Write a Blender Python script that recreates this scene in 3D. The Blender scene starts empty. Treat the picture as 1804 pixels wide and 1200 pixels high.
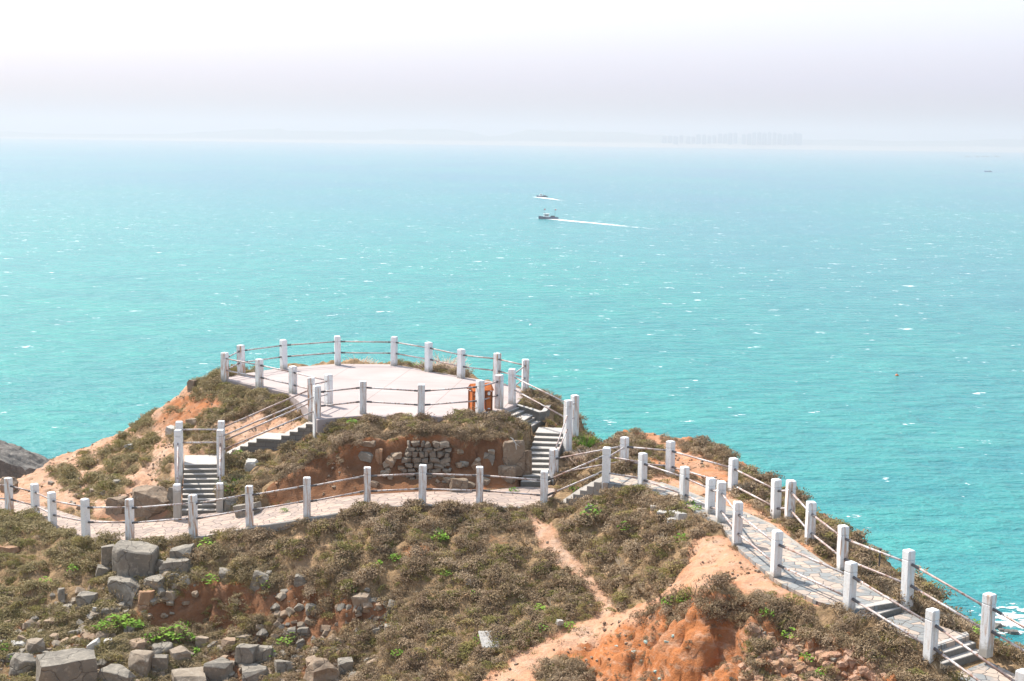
import bpy, bmesh, math, random
import numpy as np
from mathutils import Vector, Matrix, noise as mnoise
from mathutils.geometry import delaunay_2d_cdt
random.seed(7); rng = np.random.default_rng(7)
R = math.radians
SC = bpy.context.scene
COL = SC.collection
# ------------------------------------------------------------------ camera
F = 2505.0; ZC = 38.0
PITCH = math.atan(356 / F); ROLL = 0.0139
cam_d = bpy.data.cameras.new('camera'); cam = bpy.data.objects.new('camera', cam_d); COL.objects.link(cam)
cam_d.sensor_width = 36; cam_d.lens = 36 * F / 1804; cam_d.clip_start = 0.5; cam_d.clip_end = 40000
cam.matrix_world = Matrix.Translation((0, 0, ZC)) @ Matrix.Rotation(R(90) - PITCH, 4, 'X') @ Matrix.Rotation(ROLL, 4, 'Z')
SC.camera = cam
# ------------------------------------------------------------------ world, sun, exposure
SUN_EL, SUN_AZ = R(52), R(-48)          # azimuth from +Y, negative to the left
w = bpy.data.worlds.new('World'); SC.world = w; w.use_nodes = True
nt = w.node_tree; nt.nodes.clear()
out = nt.nodes.new('ShaderNodeOutputWorld'); bg = nt.nodes.new('ShaderNodeBackground')
sky = nt.nodes.new('ShaderNodeTexSky'); sky.sky_type = 'NISHITA'; sky.sun_disc = False
sky.sun_elevation = SUN_EL; sky.sun_rotation = SUN_AZ; sky.dust_density = 3.0; sky.air_density = 1.0
bg.inputs['Strength'].default_value = 0.075
veil = nt.nodes.new('ShaderNodeBackground'); add = nt.nodes.new('ShaderNodeAddShader')   # thin bright high cloud, its upper part raised as added bluish fill
tc = nt.nodes.new('ShaderNodeTexCoord'); sep = nt.nodes.new('ShaderNodeSeparateXYZ'); rmp = nt.nodes.new('ShaderNodeValToRGB')
nt.links.new(tc.outputs['Generated'], sep.inputs[0]); nt.links.new(sep.outputs['Z'], rmp.inputs[0])
e = rmp.color_ramp.elements
e[0].position = 0.0; e[0].color = (0.14, 0.07, 0.06, 1)
e[1].position = 0.10; e[1].color = (0.34, 0.32, 0.39, 1)
x = rmp.color_ramp.elements.new(0.04); x.color = (0.205, 0.175, 0.285, 1)
x = rmp.color_ramp.elements.new(0.22); x.color = (0.24, 0.31, 0.38, 1)
veil.inputs['Strength'].default_value = 1.0
nt.links.new(sky.outputs[0], bg.inputs[0]); nt.links.new(rmp.outputs[0], veil.inputs[0])
nt.links.new(bg.outputs[0], add.inputs[0]); nt.links.new(veil.outputs[0], add.inputs[1]); nt.links.new(add.outputs[0], out.inputs[0])
sun_d = bpy.data.lights.new('sun', 'SUN'); sun_d.energy = 4.3; sun_d.angle = R(0.6); sun_d.color = (1, 0.95, 0.87)
sun = bpy.data.objects.new('sun', sun_d); COL.objects.link(sun)
sd = Vector((math.sin(SUN_AZ) * math.cos(SUN_EL), math.cos(SUN_AZ) * math.cos(SUN_EL), math.sin(SUN_EL)))
sun.rotation_euler = sd.to_track_quat('Z', 'Y').to_euler()
SC.view_settings.view_transform = 'Standard'; SC.view_settings.look = 'None'; SC.view_settings.gamma = 1
SC.view_settings.exposure = 0.85
SC.render.engine = 'CYCLES'
cy = SC.cycles; cy.max_bounces = 5; cy.diffuse_bounces = 3; cy.glossy_bounces = 2; cy.transmission_bounces = 2
cy.volume_bounces = 1; cy.transparent_max_bounces = 12; cy.caustics_reflective = False; cy.caustics_refractive = False

# ------------------------------------------------------------------ helpers: rays of the photograph -> points of the place
_c, _s = math.cos(ROLL), math.sin(ROLL); _cp, _sp = math.cos(PITCH), math.sin(PITCH)
def ray(px, py):
    u = (px - 902) / F; v = (600 - py) / F
    u, v = u * _c - v * _s, u * _s + v * _c
    return np.array([u, _cp + v * _sp, -_sp + v * _cp])
def at(px, py, z):
    r = ray(px, py); return r * ((z - ZC) / r[2]) + np.array([0, 0, ZC])
def atY(px, py, Y):
    r = ray(px, py); return r * (Y / r[1]) + np.array([0, 0, ZC])

def tag(o, label=None, cat=None, group=None, kind=None):
    for k, v in (('label', label), ('category', cat), ('group', group), ('kind', kind)):
        if v: o[k] = v
    return o
def empty(name, loc, label=None, cat=None, group=None, rz=0.0):
    o = bpy.data.objects.new(name, None); COL.objects.link(o); o.location = Vector(loc); o.rotation_euler.z = rz
    o.empty_display_size = 0.2
    return tag(o, label, cat, group)
def smooth_mesh(me, on=True):
    me.polygons.foreach_set('use_smooth', [on] * len(me.polygons))
def link(name, me, mat=None, parent=None, world=True, smooth=False):
    """one mesh object; vertices are given in world space when it gets a parent"""
    o = bpy.data.objects.new(name, me); COL.objects.link(o)
    if mat: me.materials.append(mat)
    if smooth: smooth_mesh(me)
    if parent is not None:
        o.parent = parent
        if world:
            pm = Matrix.Translation(parent.location) @ Matrix.Rotation(parent.rotation_euler.z, 4, 'Z')
            me.transform(pm.inverted())
    return o
class MB:
    def __init__(s): s.v = []; s.f = []
    def add(s, v, f):
        b = len(s.v); s.v += [tuple(p) for p in v]; s.f += [tuple(i + b for i in q) for q in f]
    def box(s, c, size, rz=0.0, top=1.0):
        hx, hy, hz = size[0] / 2, size[1] / 2, size[2] / 2
        cs, sn = math.cos(rz), math.sin(rz); v = []
        for dz in (-1, 1):
            k = top if dz > 0 else 1
            for dx, dy in ((-1, -1), (1, -1), (1, 1), (-1, 1)):
                a, b = dx * hx * k, dy * hy * k
                v.append((c[0] + a * cs - b * sn, c[1] + a * sn + b * cs, c[2] + dz * hz))
        s.add(v, [(3, 2, 1, 0), (4, 5, 6, 7), (0, 1, 5, 4), (1, 2, 6, 5), (2, 3, 7, 6), (3, 0, 4, 7)])
    def tube(s, a, b, r, n=8, r2=None):
        a, b = Vector(a), Vector(b); d = (b - a).normalized()
        p = d.orthogonal().normalized(); q = d.cross(p); r2 = r if r2 is None else r2
        v = [a + (p * math.cos(t) + q * math.sin(t)) * r for t in [2 * math.pi * i / n for i in range(n)]]
        v += [b + (p * math.cos(t) + q * math.sin(t)) * r2 for t in [2 * math.pi * i / n for i in range(n)]]
        f = [(i, (i + 1) % n, n + (i + 1) % n, n + i) for i in range(n)] + [tuple(range(n))[::-1], tuple(range(n, 2 * n))]
        s.add(v, f)
    def prism(s, poly, z0, z1):
        """poly: world xy list counter-clockwise or not; z0, z1 numbers or lists"""
        n = len(poly); z0 = z0 if hasattr(z0, '__len__') else [z0] * n; z1 = z1 if hasattr(z1, '__len__') else [z1] * n
        A = sum(poly[i][0] * poly[(i + 1) % n][1] - poly[(i + 1) % n][0] * poly[i][1] for i in range(n))
        if A < 0: poly = poly[::-1]; z0 = z0[::-1]; z1 = z1[::-1]
        v = [(p[0], p[1], z) for p, z in zip(poly, z0)] + [(p[0], p[1], z) for p, z in zip(poly, z1)]
        f = [tuple(range(n))[::-1], tuple(range(n, 2 * n))] + [(i, (i + 1) % n, n + (i + 1) % n, n + i) for i in range(n)]
        s.add(v, f)
    def mesh(s, name, bevel=0):
        me = bpy.data.meshes.new(name); me.from_pydata(s.v, [], s.f); me.update()
        if bevel:
            bm = bmesh.new(); bm.from_mesh(me)
            bmesh.ops.bevel(bm, geom=[e for e in bm.edges if e.is_manifold and e.calc_face_angle(0) > 0.5], offset=bevel, segments=1, affect='EDGES')
            bm.to_mesh(me); bm.free()
        return me
    def build(s, name, mat, parent=None, bevel=0, smooth=False, world=True):
        return link(name, s.mesh(name, bevel), mat, parent, world, smooth)

# ------------------------------------------------------------------ numpy noise
def vnoise(x, y, seed=0):
    xi = np.floor(x).astype(np.int64); yi = np.floor(y).astype(np.int64); fx = x - xi; fy = y - yi
    fx = fx * fx * (3 - 2 * fx); fy = fy * fy * (3 - 2 * fy)
    def h(a, b):
        n = (a * 374761393 + b * 668265263 + seed * 1442695041) & 0xffffffff
        n = ((n ^ (n >> 13)) * 1274126177) & 0xffffffff
        return ((n ^ (n >> 16)) & 0xffff) / 65535.0
    return (h(xi, yi) * (1 - fx) + h(xi + 1, yi) * fx) * (1 - fy) + (h(xi, yi + 1) * (1 - fx) + h(xi + 1, yi + 1) * fx) * fy
def fbm(x, y, o=4, seed=0):
    a = 0.5; t = 0; n = 0
    for i in range(o):
        t = t + a * vnoise(x * 2 ** i + 17.3 * i, y * 2 ** i + 9.1 * i, seed + i); n += a; a *= 0.5
    return t / n
def voro(x, y, seed=0):
    """distance to the nearest jittered cell point: mounds"""
    xi = np.floor(x); yi = np.floor(y); best = np.full(x.shape, 9.0)
    for dx in (-1, 0, 1):
        for dy in (-1, 0, 1):
            a = xi + dx; b = yi + dy
            jx = vnoise(a + 0.0, b + 0.0, seed + 50); jy = vnoise(a, b, seed + 51)
            best = np.minimum(best, (a + jx - x) ** 2 + (b + jy - y) ** 2)
    return np.sqrt(best)

# ------------------------------------------------------------------ materials
def newmat(name):
    m = bpy.data.materials.new(name); m.use_nodes = True; n = m.node_tree
    b = n.nodes['Principled BSDF']; b.inputs['Roughness'].default_value = 0.85
    b.inputs['Specular IOR Level'].default_value = 0.25
    return m, n, b
def N(n, t, **kw):
    o = n.nodes.new(t)
    for k, v in kw.items():
        if k in o.inputs.keys(): o.inputs[k].default_value = v
        else: setattr(o, k, v)
    return o
def ramp(n, src, stops, interp='LINEAR'):
    r = n.nodes.new('ShaderNodeValToRGB'); r.color_ramp.interpolation = interp; el = r.color_ramp.elements
    while len(el) > 1: el.remove(el[-1])
    el[0].position = stops[0][0]; el[0].color = (*stops[0][1], 1)
    for p, c in stops[1:]:
        q = el.new(p); q.color = (*c, 1)
    n.links.new(src, r.inputs[0]); return r.outputs[0]
def g(v): return (v, v, v)
def mix(n, f, a, b, mode='MIX'):
    m = n.nodes.new('ShaderNodeMix'); m.data_type = 'RGBA'; m.blend_type = mode
    for s, v in ((m.inputs[0], f), (m.inputs[6], a), (m.inputs[7], b)):
        if isinstance(v, (int, float)): s.default_value = v
        elif isinstance(v, tuple): s.default_value = (*v, 1)
        else: n.links.new(v, s)
    return m.outputs[2]
def math_n(n, op, a, b=None, clamp=False):
    m = n.nodes.new('ShaderNodeMath'); m.operation = op; m.use_clamp = clamp
    for s, v in ((m.inputs[0], a), (m.inputs[1], b)):
        if v is None: continue
        if isinstance(v, (int, float)): s.default_value = v
        else: n.links.new(v, s)
    return m.outputs[0]
def geo(n): return n.nodes.new('ShaderNodeNewGeometry').outputs['Position']
def mapping(n, vec, scale=(1, 1, 1), rot=(0, 0, 0), loc=(0, 0, 0)):
    m = n.nodes.new('ShaderNodeMapping'); m.inputs['Scale'].default_value = scale; m.inputs['Rotation'].default_value = rot
    m.inputs['Location'].default_value = loc; n.links.new(vec, m.inputs[0]); return m.outputs[0]
def noise(n, vec, scale, detail=4, rough=0.55, dist=0):
    t = N(n, 'ShaderNodeTexNoise', Scale=scale, Detail=detail, Roughness=rough, Distortion=dist); n.links.new(vec, t.inputs['Vector']); return t.outputs[0]
def bump(n, b, h, strength=0.5, dist=0.05):
    k = N(n, 'ShaderNodeBump', Strength=strength, Distance=dist); n.links.new(h, k.inputs['Height']); n.links.new(k.outputs[0], b.inputs['Normal'])
def objco(n): return n.nodes.new('ShaderNodeTexCoord').outputs['Object']
def objrand(n): return n.nodes.new('ShaderNodeObjectInfo').outputs['Random']

M = {}
def paint_mat(name, base, rust=0.5):
    m, n, b = newmat(name); p = geo(n)
    big = noise(n, p, 2.3, 3); fine = noise(n, p, 38, 3)
    c = mix(n, ramp(n, big, [(0.35, g(0)), (0.7, g(1))]), base, tuple(v * 0.86 for v in base))
    c = mix(n, ramp(n, fine, [(0.60, g(0)), (0.68, g(0.6))]), c, (0.36, 0.35, 0.33))
    # rust streaks running down below the rail holes
    o = objco(n); st = noise(n, mapping(n, o, (14, 14, 1.6)), 1.0, 3)
    rnd = objrand(n)
    amt = math_n(n, 'MULTIPLY', ramp(n, st, [(0.50, g(0)), (0.62, g(1))]), math_n(n, 'MULTIPLY', rnd, rust * 1.7))
    c = mix(n, amt, c, (0.42, 0.19, 0.07))
    so = n.nodes.new('ShaderNodeSeparateXYZ'); n.links.new(o, so.inputs[0]); gz = math_n(n, 'ADD', so.outputs[2], math_n(n, 'MULTIPLY', math_n(n, 'SUBTRACT', noise(n, p, 7, 4, .7), .5), .55))
    c = mix(n, ramp(n, gz, [(.02, g(.75)), (.22, g(0))]), c, (.30, .26, .20))
    n.links.new(c, b.inputs['Base Color']); b.inputs['Roughness'].default_value = 0.7; bump(n, b, fine, 0.25, 0.01); return m
M['white'] = paint_mat('weathered_white_paint', (0.80, 0.80, 0.79))
def conc(name, a, bcol, sc=1.0, speck=0.5):
    m, n, b = newmat(name); p = geo(n)
    c = mix(n, ramp(n, noise(n, p, 1.1 * sc, 5), [(0.3, g(0)), (0.7, g(1))]), a, bcol)
    fine = noise(n, p, 25 * sc, 4, 0.7)
    c = mix(n, speck, c, ramp(n, fine, [(0.3, g(0.35)), (0.7, g(0.75))]), 'SOFT_LIGHT')
    n.links.new(c, b.inputs['Base Color']); bump(n, b, fine, 0.35, 0.015); return m
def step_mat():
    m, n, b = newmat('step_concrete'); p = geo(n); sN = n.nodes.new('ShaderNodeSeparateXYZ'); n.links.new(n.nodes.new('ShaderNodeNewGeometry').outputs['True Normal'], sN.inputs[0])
    k = ramp(n, sN.outputs[2], [(.5, g(0)), (.8, g(1))]); d = noise(n, p, 1.3, 5)     # dusty treads lightened, risers darkened: sun and shade put into the colour
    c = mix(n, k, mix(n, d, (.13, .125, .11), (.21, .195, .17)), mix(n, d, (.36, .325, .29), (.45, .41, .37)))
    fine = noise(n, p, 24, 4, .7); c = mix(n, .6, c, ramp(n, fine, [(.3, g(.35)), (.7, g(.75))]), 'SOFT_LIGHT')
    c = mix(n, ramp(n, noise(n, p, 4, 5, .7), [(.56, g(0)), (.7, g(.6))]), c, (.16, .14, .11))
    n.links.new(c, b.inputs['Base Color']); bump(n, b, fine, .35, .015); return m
M['concrete'] = step_mat()
M['kerb'] = conc('kerb_concrete', (0.36, 0.325, 0.285), (0.25, 0.225, 0.195))
def deck_mat():
    m, n, b = newmat('deck_concrete'); p = geo(n)
    c = mix(n, ramp(n, noise(n, p, 0.5, 5), [(0.35, g(0)), (0.65, g(1))]), (0.405, 0.335, 0.315), (0.34, 0.28, 0.26))
    br = N(n, 'ShaderNodeTexBrick', Scale=1.0); br.offset = 0
    br.inputs['Mortar Size'].default_value = 0.02; br.inputs['Brick Width'].default_value = 2.4; br.inputs['Row Height'].default_value = 2.4
    br.inputs['Color1'].default_value = (1, 1, 1, 1); br.inputs['Color2'].default_value = (0.97, 0.97, 0.97, 1); br.inputs['Mortar'].default_value = (0.6, 0.57, 0.54, 1)
    n.links.new(mapping(n, p, rot=(0, 0, 0.15)), br.inputs['Vector'])
    c = mix(n, 0.7, c, br.outputs[0], 'MULTIPLY')
    st = noise(n, mapping(n, p, (1, 2, 1)), 2.2, 5, 0.65); c = mix(n, ramp(n, st, [(0.55, g(0)), (0.75, g(0.35))]), c, (0.42, 0.36, 0.32))
    n.links.new(c, b.inputs['Base Color']); bump(n, b, noise(n, p, 20, 3), 0.2, 0.01); return m
M['deck'] = deck_mat()
def block_mat():
    m, n, b = newmat('grey_blockwork'); p = geo(n)
    s = n.nodes.new('ShaderNodeSeparateXYZ'); n.links.new(p, s.inputs[0]); cb = n.nodes.new('ShaderNodeCombineXYZ')
    n.links.new(math_n(n, 'ADD', s.outputs[0], s.outputs[1]), cb.inputs[0]); n.links.new(s.outputs[2], cb.inputs[1])
    br = N(n, 'ShaderNodeTexBrick', Scale=1.0); br.inputs['Mortar Size'].default_value = 0.008
    br.inputs['Brick Width'].default_value = 0.42; br.inputs['Row Height'].default_value = 0.14
    br.inputs['Color1'].default_value = (0.17, 0.16, 0.145, 1); br.inputs['Color2'].default_value = (0.23, 0.215, 0.195, 1); br.inputs['Mortar'].default_value = (0.10, 0.09, 0.08, 1)
    n.links.new(cb.outputs[0], br.inputs['Vector'])
    c = mix(n, ramp(n, noise(n, p, 3, 4), [(0.4, g(0)), (0.7, g(0.6))]), br.outputs[0], (0.15, 0.14, 0.125))
    n.links.new(c, b.inputs['Base Color']); bump(n, b, br.outputs[1], -0.4, 0.01); return m
M['block'] = block_mat()
def slate_mat(name, blue, cream, frac, sc):
    m, n, b = newmat(name); p = geo(n)
    warp = N(n, 'ShaderNodeTexNoise', Scale=1.6, Detail=2); n.links.new(p, warp.inputs['Vector'])
    pp = mix(n, 0.25, p, warp.outputs[1], 'ADD')
    mp = mapping(n, pp, (sc, sc * 1.25, 0.0), rot=(0, 0, 0.5))
    v1 = N(n, 'ShaderNodeTexVoronoi', feature='DISTANCE_TO_EDGE', Scale=1.0); v1.voronoi_dimensions = '2D'; n.links.new(mp, v1.inputs['Vector'])
    v2 = N(n, 'ShaderNodeTexVoronoi', feature='F1', Scale=1.0); v2.voronoi_dimensions = '2D'; n.links.new(mp, v2.inputs['Vector'])
    sp = n.nodes.new('ShaderNodeSeparateColor'); n.links.new(v2.outputs['Color'], sp.inputs[0])
    big = noise(n, p, 0.55, 3)
    sel = math_n(n, 'ADD', math_n(n, 'MULTIPLY', sp.outputs[0], 0.6), math_n(n, 'MULTIPLY', big, 0.9))
    c = mix(n, ramp(n, sel, [(frac - 0.03, g(0)), (frac + 0.03, g(1))]), cream, blue)
    c = mix(n, math_n(n, 'MULTIPLY', sp.outputs[1], 0.35), c, tuple(k * 0.6 for k in blue))
    wn = noise(n, p, 9, 4, 0.7); gap = math_n(n, 'ADD', v1.outputs[0], math_n(n, 'MULTIPLY', wn, -0.045))
    e1 = ramp(n, gap, [(0.0, g(1)), (0.02, g(0))])
    c = mix(n, e1, c, (0.12, 0.105, 0.095))
    c = mix(n, ramp(n, noise(n, p, 3, 5, 0.7), [(0.52, g(0)), (0.66, g(0.8))]), c, cream)
    n.links.new(c, b.inputs['Base Color']); bump(n, b, ramp(n, v1.outputs[0], [(0, g(0)), (0.06, g(1))]), 0.6, 0.02); return m
M['slate'] = slate_mat('slate_crazy_paving', (0.235, 0.24, 0.235), (0.44, 0.345, 0.275), 0.74, 3.9)
M['paving'] = slate_mat('pale_stone_paving', (0.33, 0.258, 0.22), (0.42, 0.315, 0.255), 0.8, 3.3)
def rail_mat():
    m, n, b = newmat('weathered_rail_pipe'); p = geo(n)
    c = mix(n, ramp(n, noise(n, p, 1.7, 4), [(0.42, g(0)), (0.6, g(1))]), (0.50, 0.47, 0.46), (0.34, 0.25, 0.22))
    c = mix(n, ramp(n, noise(n, p, 16, 4), [(0.5, g(0)), (0.64, g(1))]), c, (0.24, 0.12, 0.07))
    n.links.new(c, b.inputs['Base Color']); b.inputs['Roughness'].default_value = 0.45; b.inputs['Specular IOR Level'].default_value = 0.5; return m
M['rail'] = rail_mat()
def plain(name, c, rough=0.7, var=0.25, sc=8):
    m, n, b = newmat(name); p = geo(n)
    cc = mix(n, ramp(n, noise(n, p, sc, 4), [(0.3, g(0)), (0.7, g(1))]), c, tuple(k * (1 - var) for k in c))
    n.links.new(cc, b.inputs['Base Color']); b.inputs['Roughness'].default_value = rough; return m
M['socket'] = plain('dark_rail_socket', (0.13, 0.12, 0.12), 0.5)
M['orange'] = plain('orange_bin_panel', (0.62, 0.17, 0.04), 0.55)
M['brown'] = plain('brown_bin_frame', (0.24, 0.085, 0.035), 0.6)
M['emblem'] = plain('white_bin_emblem', (0.8, 0.8, 0.78), 0.5, 0.05)
def rock_mat(name, a, bcol, lich, crack=1.0, tint=None):
    m, n, b = newmat(name); p = geo(n); rnd = objrand(n)
    c = mix(n, ramp(n, noise(n, p, 1.5, 6, 0.65), [(0.3, g(0)), (0.7, g(1))]), a, bcol)
    c = mix(n, ramp(n, noise(n, p, 7, 5, 0.7), [(0.52, g(0)), (0.68, g(0.7))]), c, lich)
    if tint: c = mix(n, math_n(n, 'MULTIPLY', rnd, 0.55), c, tint)
    v = N(n, 'ShaderNodeTexVoronoi', feature='DISTANCE_TO_EDGE', Scale=1.3)
    wp = N(n, 'ShaderNodeTexNoise', Scale=2.0, Detail=3); n.links.new(p, wp.inputs['Vector'])
    n.links.new(mix(n, 0.5, p, wp.outputs[1], 'ADD'), v.inputs['Vector'])
    cr = ramp(n, v.outputs[0], [(0, g(1)), (0.022, g(0))]); c = mix(n, math_n(n, 'MULTIPLY', cr, crack * .8), c, (0.06, 0.05, 0.04))
    n.links.new(c, b.inputs['Base Color'])
    h = math_n(n, 'SUBTRACT', noise(n, p, 9, 6, 0.7), math_n(n, 'MULTIPLY', cr, 0.8 * crack)); bump(n, b, h, 0.6, 0.06); return m
M['rock'] = rock_mat('grey_granite', (0.27, 0.235, 0.19), (0.165, 0.145, 0.12), (0.37, 0.325, 0.26), 0.7)
M['wallstone'] = rock_mat('wall_stone', (0.25, 0.205, 0.16), (0.16, 0.125, 0.095), (0.33, 0.285, 0.22), 0.0)
M['rubble'] = rock_mat('rubble_stone', (0.31, 0.255, 0.195), (0.19, 0.15, 0.11), (0.42, 0.365, 0.29), 0.2, (0.36, 0.22, 0.13))
M['palestone'] = rock_mat('pale_slab_stone', (0.48, 0.45, 0.41), (0.38, 0.35, 0.31), (0.55, 0.52, 0.48), 0.1)
M['earthrock'] = rock_mat('orange_stained_rock', (0.36, 0.2, 0.11), (0.25, 0.15, 0.09), (0.42, 0.31, 0.22), 0.7)
M['pinkrock'] = rock_mat('pinkish_bank_stone', (0.40, 0.25, 0.17), (0.33, 0.17, 0.10), (0.48, 0.36, 0.28), 0.0)
M['tanrock'] = rock_mat('tan_rock_face', (0.27, 0.20, 0.14), (0.18, 0.125, 0.085), (0.34, 0.28, 0.21), 0.7)
M['seacliff'] = rock_mat('dark_sea_cliff_rock', (0.17, 0.15, 0.13), (0.10, 0.09, 0.08), (0.30, 0.27, 0.23), 0.6)

# ------------------------------------------------------------------ terrain control points
Zp = 29.1
CP = []
def cz(*L):
    for px, py, z in L: CP.append(at(px, py, z))
def cY(*L):
    for px, py, Y in L: CP.append(atY(px, py, Y))
LOW_NEAR = [(-140, 885, 25.3), (-60, 893, 25.5), (17, 905, 25.7), (63, 913, 25.75), (93, 932, 25.85), (152, 953, 26.0), (229, 956, 26.15), (341, 950, 26.45), (440, 931, 26.8), (541, 915, 27.15), (647, 897, 27.4), (744, 891, 27.5), (845, 895, 27.5), (958, 896, 27.5)]
LOW_FAR = [(-140, 868, 25.35), (-60, 874, 25.5), (17, 884, 25.7), (63, 890, 25.75), (93, 897, 25.85), (152, 916, 26.0), (229, 922, 26.15), (341, 908, 26.45), (440, 899, 26.8), (541, 884, 27.15), (647, 872, 27.4), (744, 867, 27.5), (845, 867, 27.5), (920, 858, 27.5), (980, 862, 27.5)]
UP_NEAR = [(1062, 852, 28.35), (1131, 859, 28.35), (1204, 890, 28.4), (1268, 925, 28.45), (1304, 970, 28.5), (1370, 1026, 28.5), (1440, 1062, 28.48), (1507, 1076, 28.45)]
UP_FAR = [(1080, 836, 28.35), (1110, 838, 28.35), (1160, 851, 28.38), (1210, 868, 28.42), (1260, 888, 28.45), (1310, 905, 28.47), (1355, 925, 28.5), (1400, 958, 28.5), (1450, 995, 28.5), (1510, 1030, 28.48), (1578, 1062, 28.45)]
MID_NEAR = [(1543, 1098, 28.23), (1595, 1122, 28.18), (1647, 1142, 28.1)]
MID_FAR = [(1594, 1080, 28.23), (1650, 1102, 28.18), (1708, 1122, 28.1)]
END_NEAR = [(1680, 1190, 27.77), (1760, 1235, 27.65), (1860, 1290, 27.5)]
END_FAR = [(1740, 1166, 27.77), (1820, 1205, 27.65), (1930, 1255, 27.5)]
for L in (LOW_NEAR, LOW_FAR, UP_NEAR, UP_FAR, MID_NEAR, MID_FAR, END_NEAR, END_FAR):
    cz(*[(a, b, z - 0.03) for a, b, z in L])
for k_ in range(1, len(LOW_NEAR)):
    q = at(*LOW_NEAR[k_]); q0 = at(*LOW_NEAR[k_ - 1]); t_ = (q - q0)[:2]; t_ /= np.linalg.norm(t_); CP.append(np.array([q[0] + t_[1] * .28, q[1] - t_[0] * .28, q[2] - .03]))
cz((1636, 1172, 28.03), (1597, 1072, 28.3), (1737, 1146, 28.05), (1099, 831, 28.3), (1180, 838, 28.35), (1290, 871, 28.42), (1365, 912, 28.45), (1389, 925, 28.45), (1426, 963, 28.46), (1483, 1007, 28.46), (958, 900, 27.42))
# viewing terrace rim
PLAT = [(396, 667), (425, 660), (500, 649), (595, 642), (694, 643), (755, 654), (812, 665), (875, 675), (925, 688), (902, 711), (880, 721), (845, 731), (742, 733), (639, 731), (600, 734), (562, 738), (546, 716), (516, 692), (457, 680)]
cz(*[(a, b, 28.98) for a, b in PLAT]); _c0 = np.mean([at(a, b, 28.98)[:2] for a, b in PLAT], axis=0)
for a, b in PLAT[10:15]:
    q = at(a, b, 28.98); d_ = (q[:2] - _c0) / np.linalg.norm(q[:2] - _c0); CP.append(np.array([*(q[:2] + d_ * .42), 28.98]))
cz((650, 690, 28.98), (800, 690, 28.98), (500, 665, 28.98))
# mound in front of the terrace, its lip and the earth cliff below
cY((640, 752, 44.1), (740, 752, 44.0), (840, 752, 44.0), (590, 765, 43.9), (575, 770, 44.3), (900, 745, 44.9), (885, 760, 44.0),
   (640, 778, 42.62), (700, 777, 42.58), (760, 771, 42.66), (830, 775, 42.66), (880, 780, 42.65), (590, 793, 42.55), (545, 815, 42.5), (505, 835, 42.3), (475, 855, 42.15))
cY((640, 800, 42.55), (700, 797, 42.5), (760, 797, 42.5), (830, 800, 42.55), (880, 806, 42.55), (600, 822, 42.4), (560, 838, 42.25), (520, 862, 42.05),
   (640, 840, 42.4), (700, 840, 42.4), (760, 840, 42.4), (830, 840, 42.4), (880, 842, 42.45))
cY((560, 790, 43.7), (520, 808, 43.7), (470, 832, 43.5), (430, 856, 43.0), (415, 880, 42.4), (400, 898, 42.1), (400, 846, 43.8), (470, 822, 44.1), (530, 799, 44.3), (560, 775, 44.6), (455, 860, 42.6))
# between right stairs and upper path
cz((921, 849, 27.42), (968, 852, 27.42)); cY((930, 775, 44.9), (915, 800, 43.8), (915, 760, 45.2))
cY((1000, 800, 45.6), (1030, 792, 45.8), (1062, 800, 45.0), (990, 780, 47.2), (1040, 775, 47.5), (1060, 822, 42.6)); cz((1000, 845, 27.45), (1040, 845, 27.75), (1030, 868, 27.6), (1000, 870, 27.45))
cY((905, 715, 47.4), (940, 700, 49.4), (975, 708, 49.0), (960, 730, 47.6), (984, 722, 48.2), (975, 750, 46.6))
# promontory of orange earth
cY((1092, 762, 47.6), (1120, 762, 47.8), (1180, 772, 47.2), (1230, 783, 45.8), (1270, 800, 44.0), (1285, 815, 42.5), (1100, 795, 45.0), (1150, 805, 44.0), (1200, 812, 43.2), (1250, 825, 41.8), (1110, 818, 42.6), (1160, 822, 42.2), (1230, 842, 40.6), (1300, 850, 39.3))
# seaward fringe of the upper path
cY((1330, 846, 39.6), (1370, 868, 38.2), (1420, 905, 36.2), (1455, 935, 34.8), (1500, 968, 33.3), (1550, 1000, 32.0), (1600, 1040, 30.9), (1660, 1085, 29.8), (1740, 1140, 28.4), (1800, 1170, 27.6))
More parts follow.
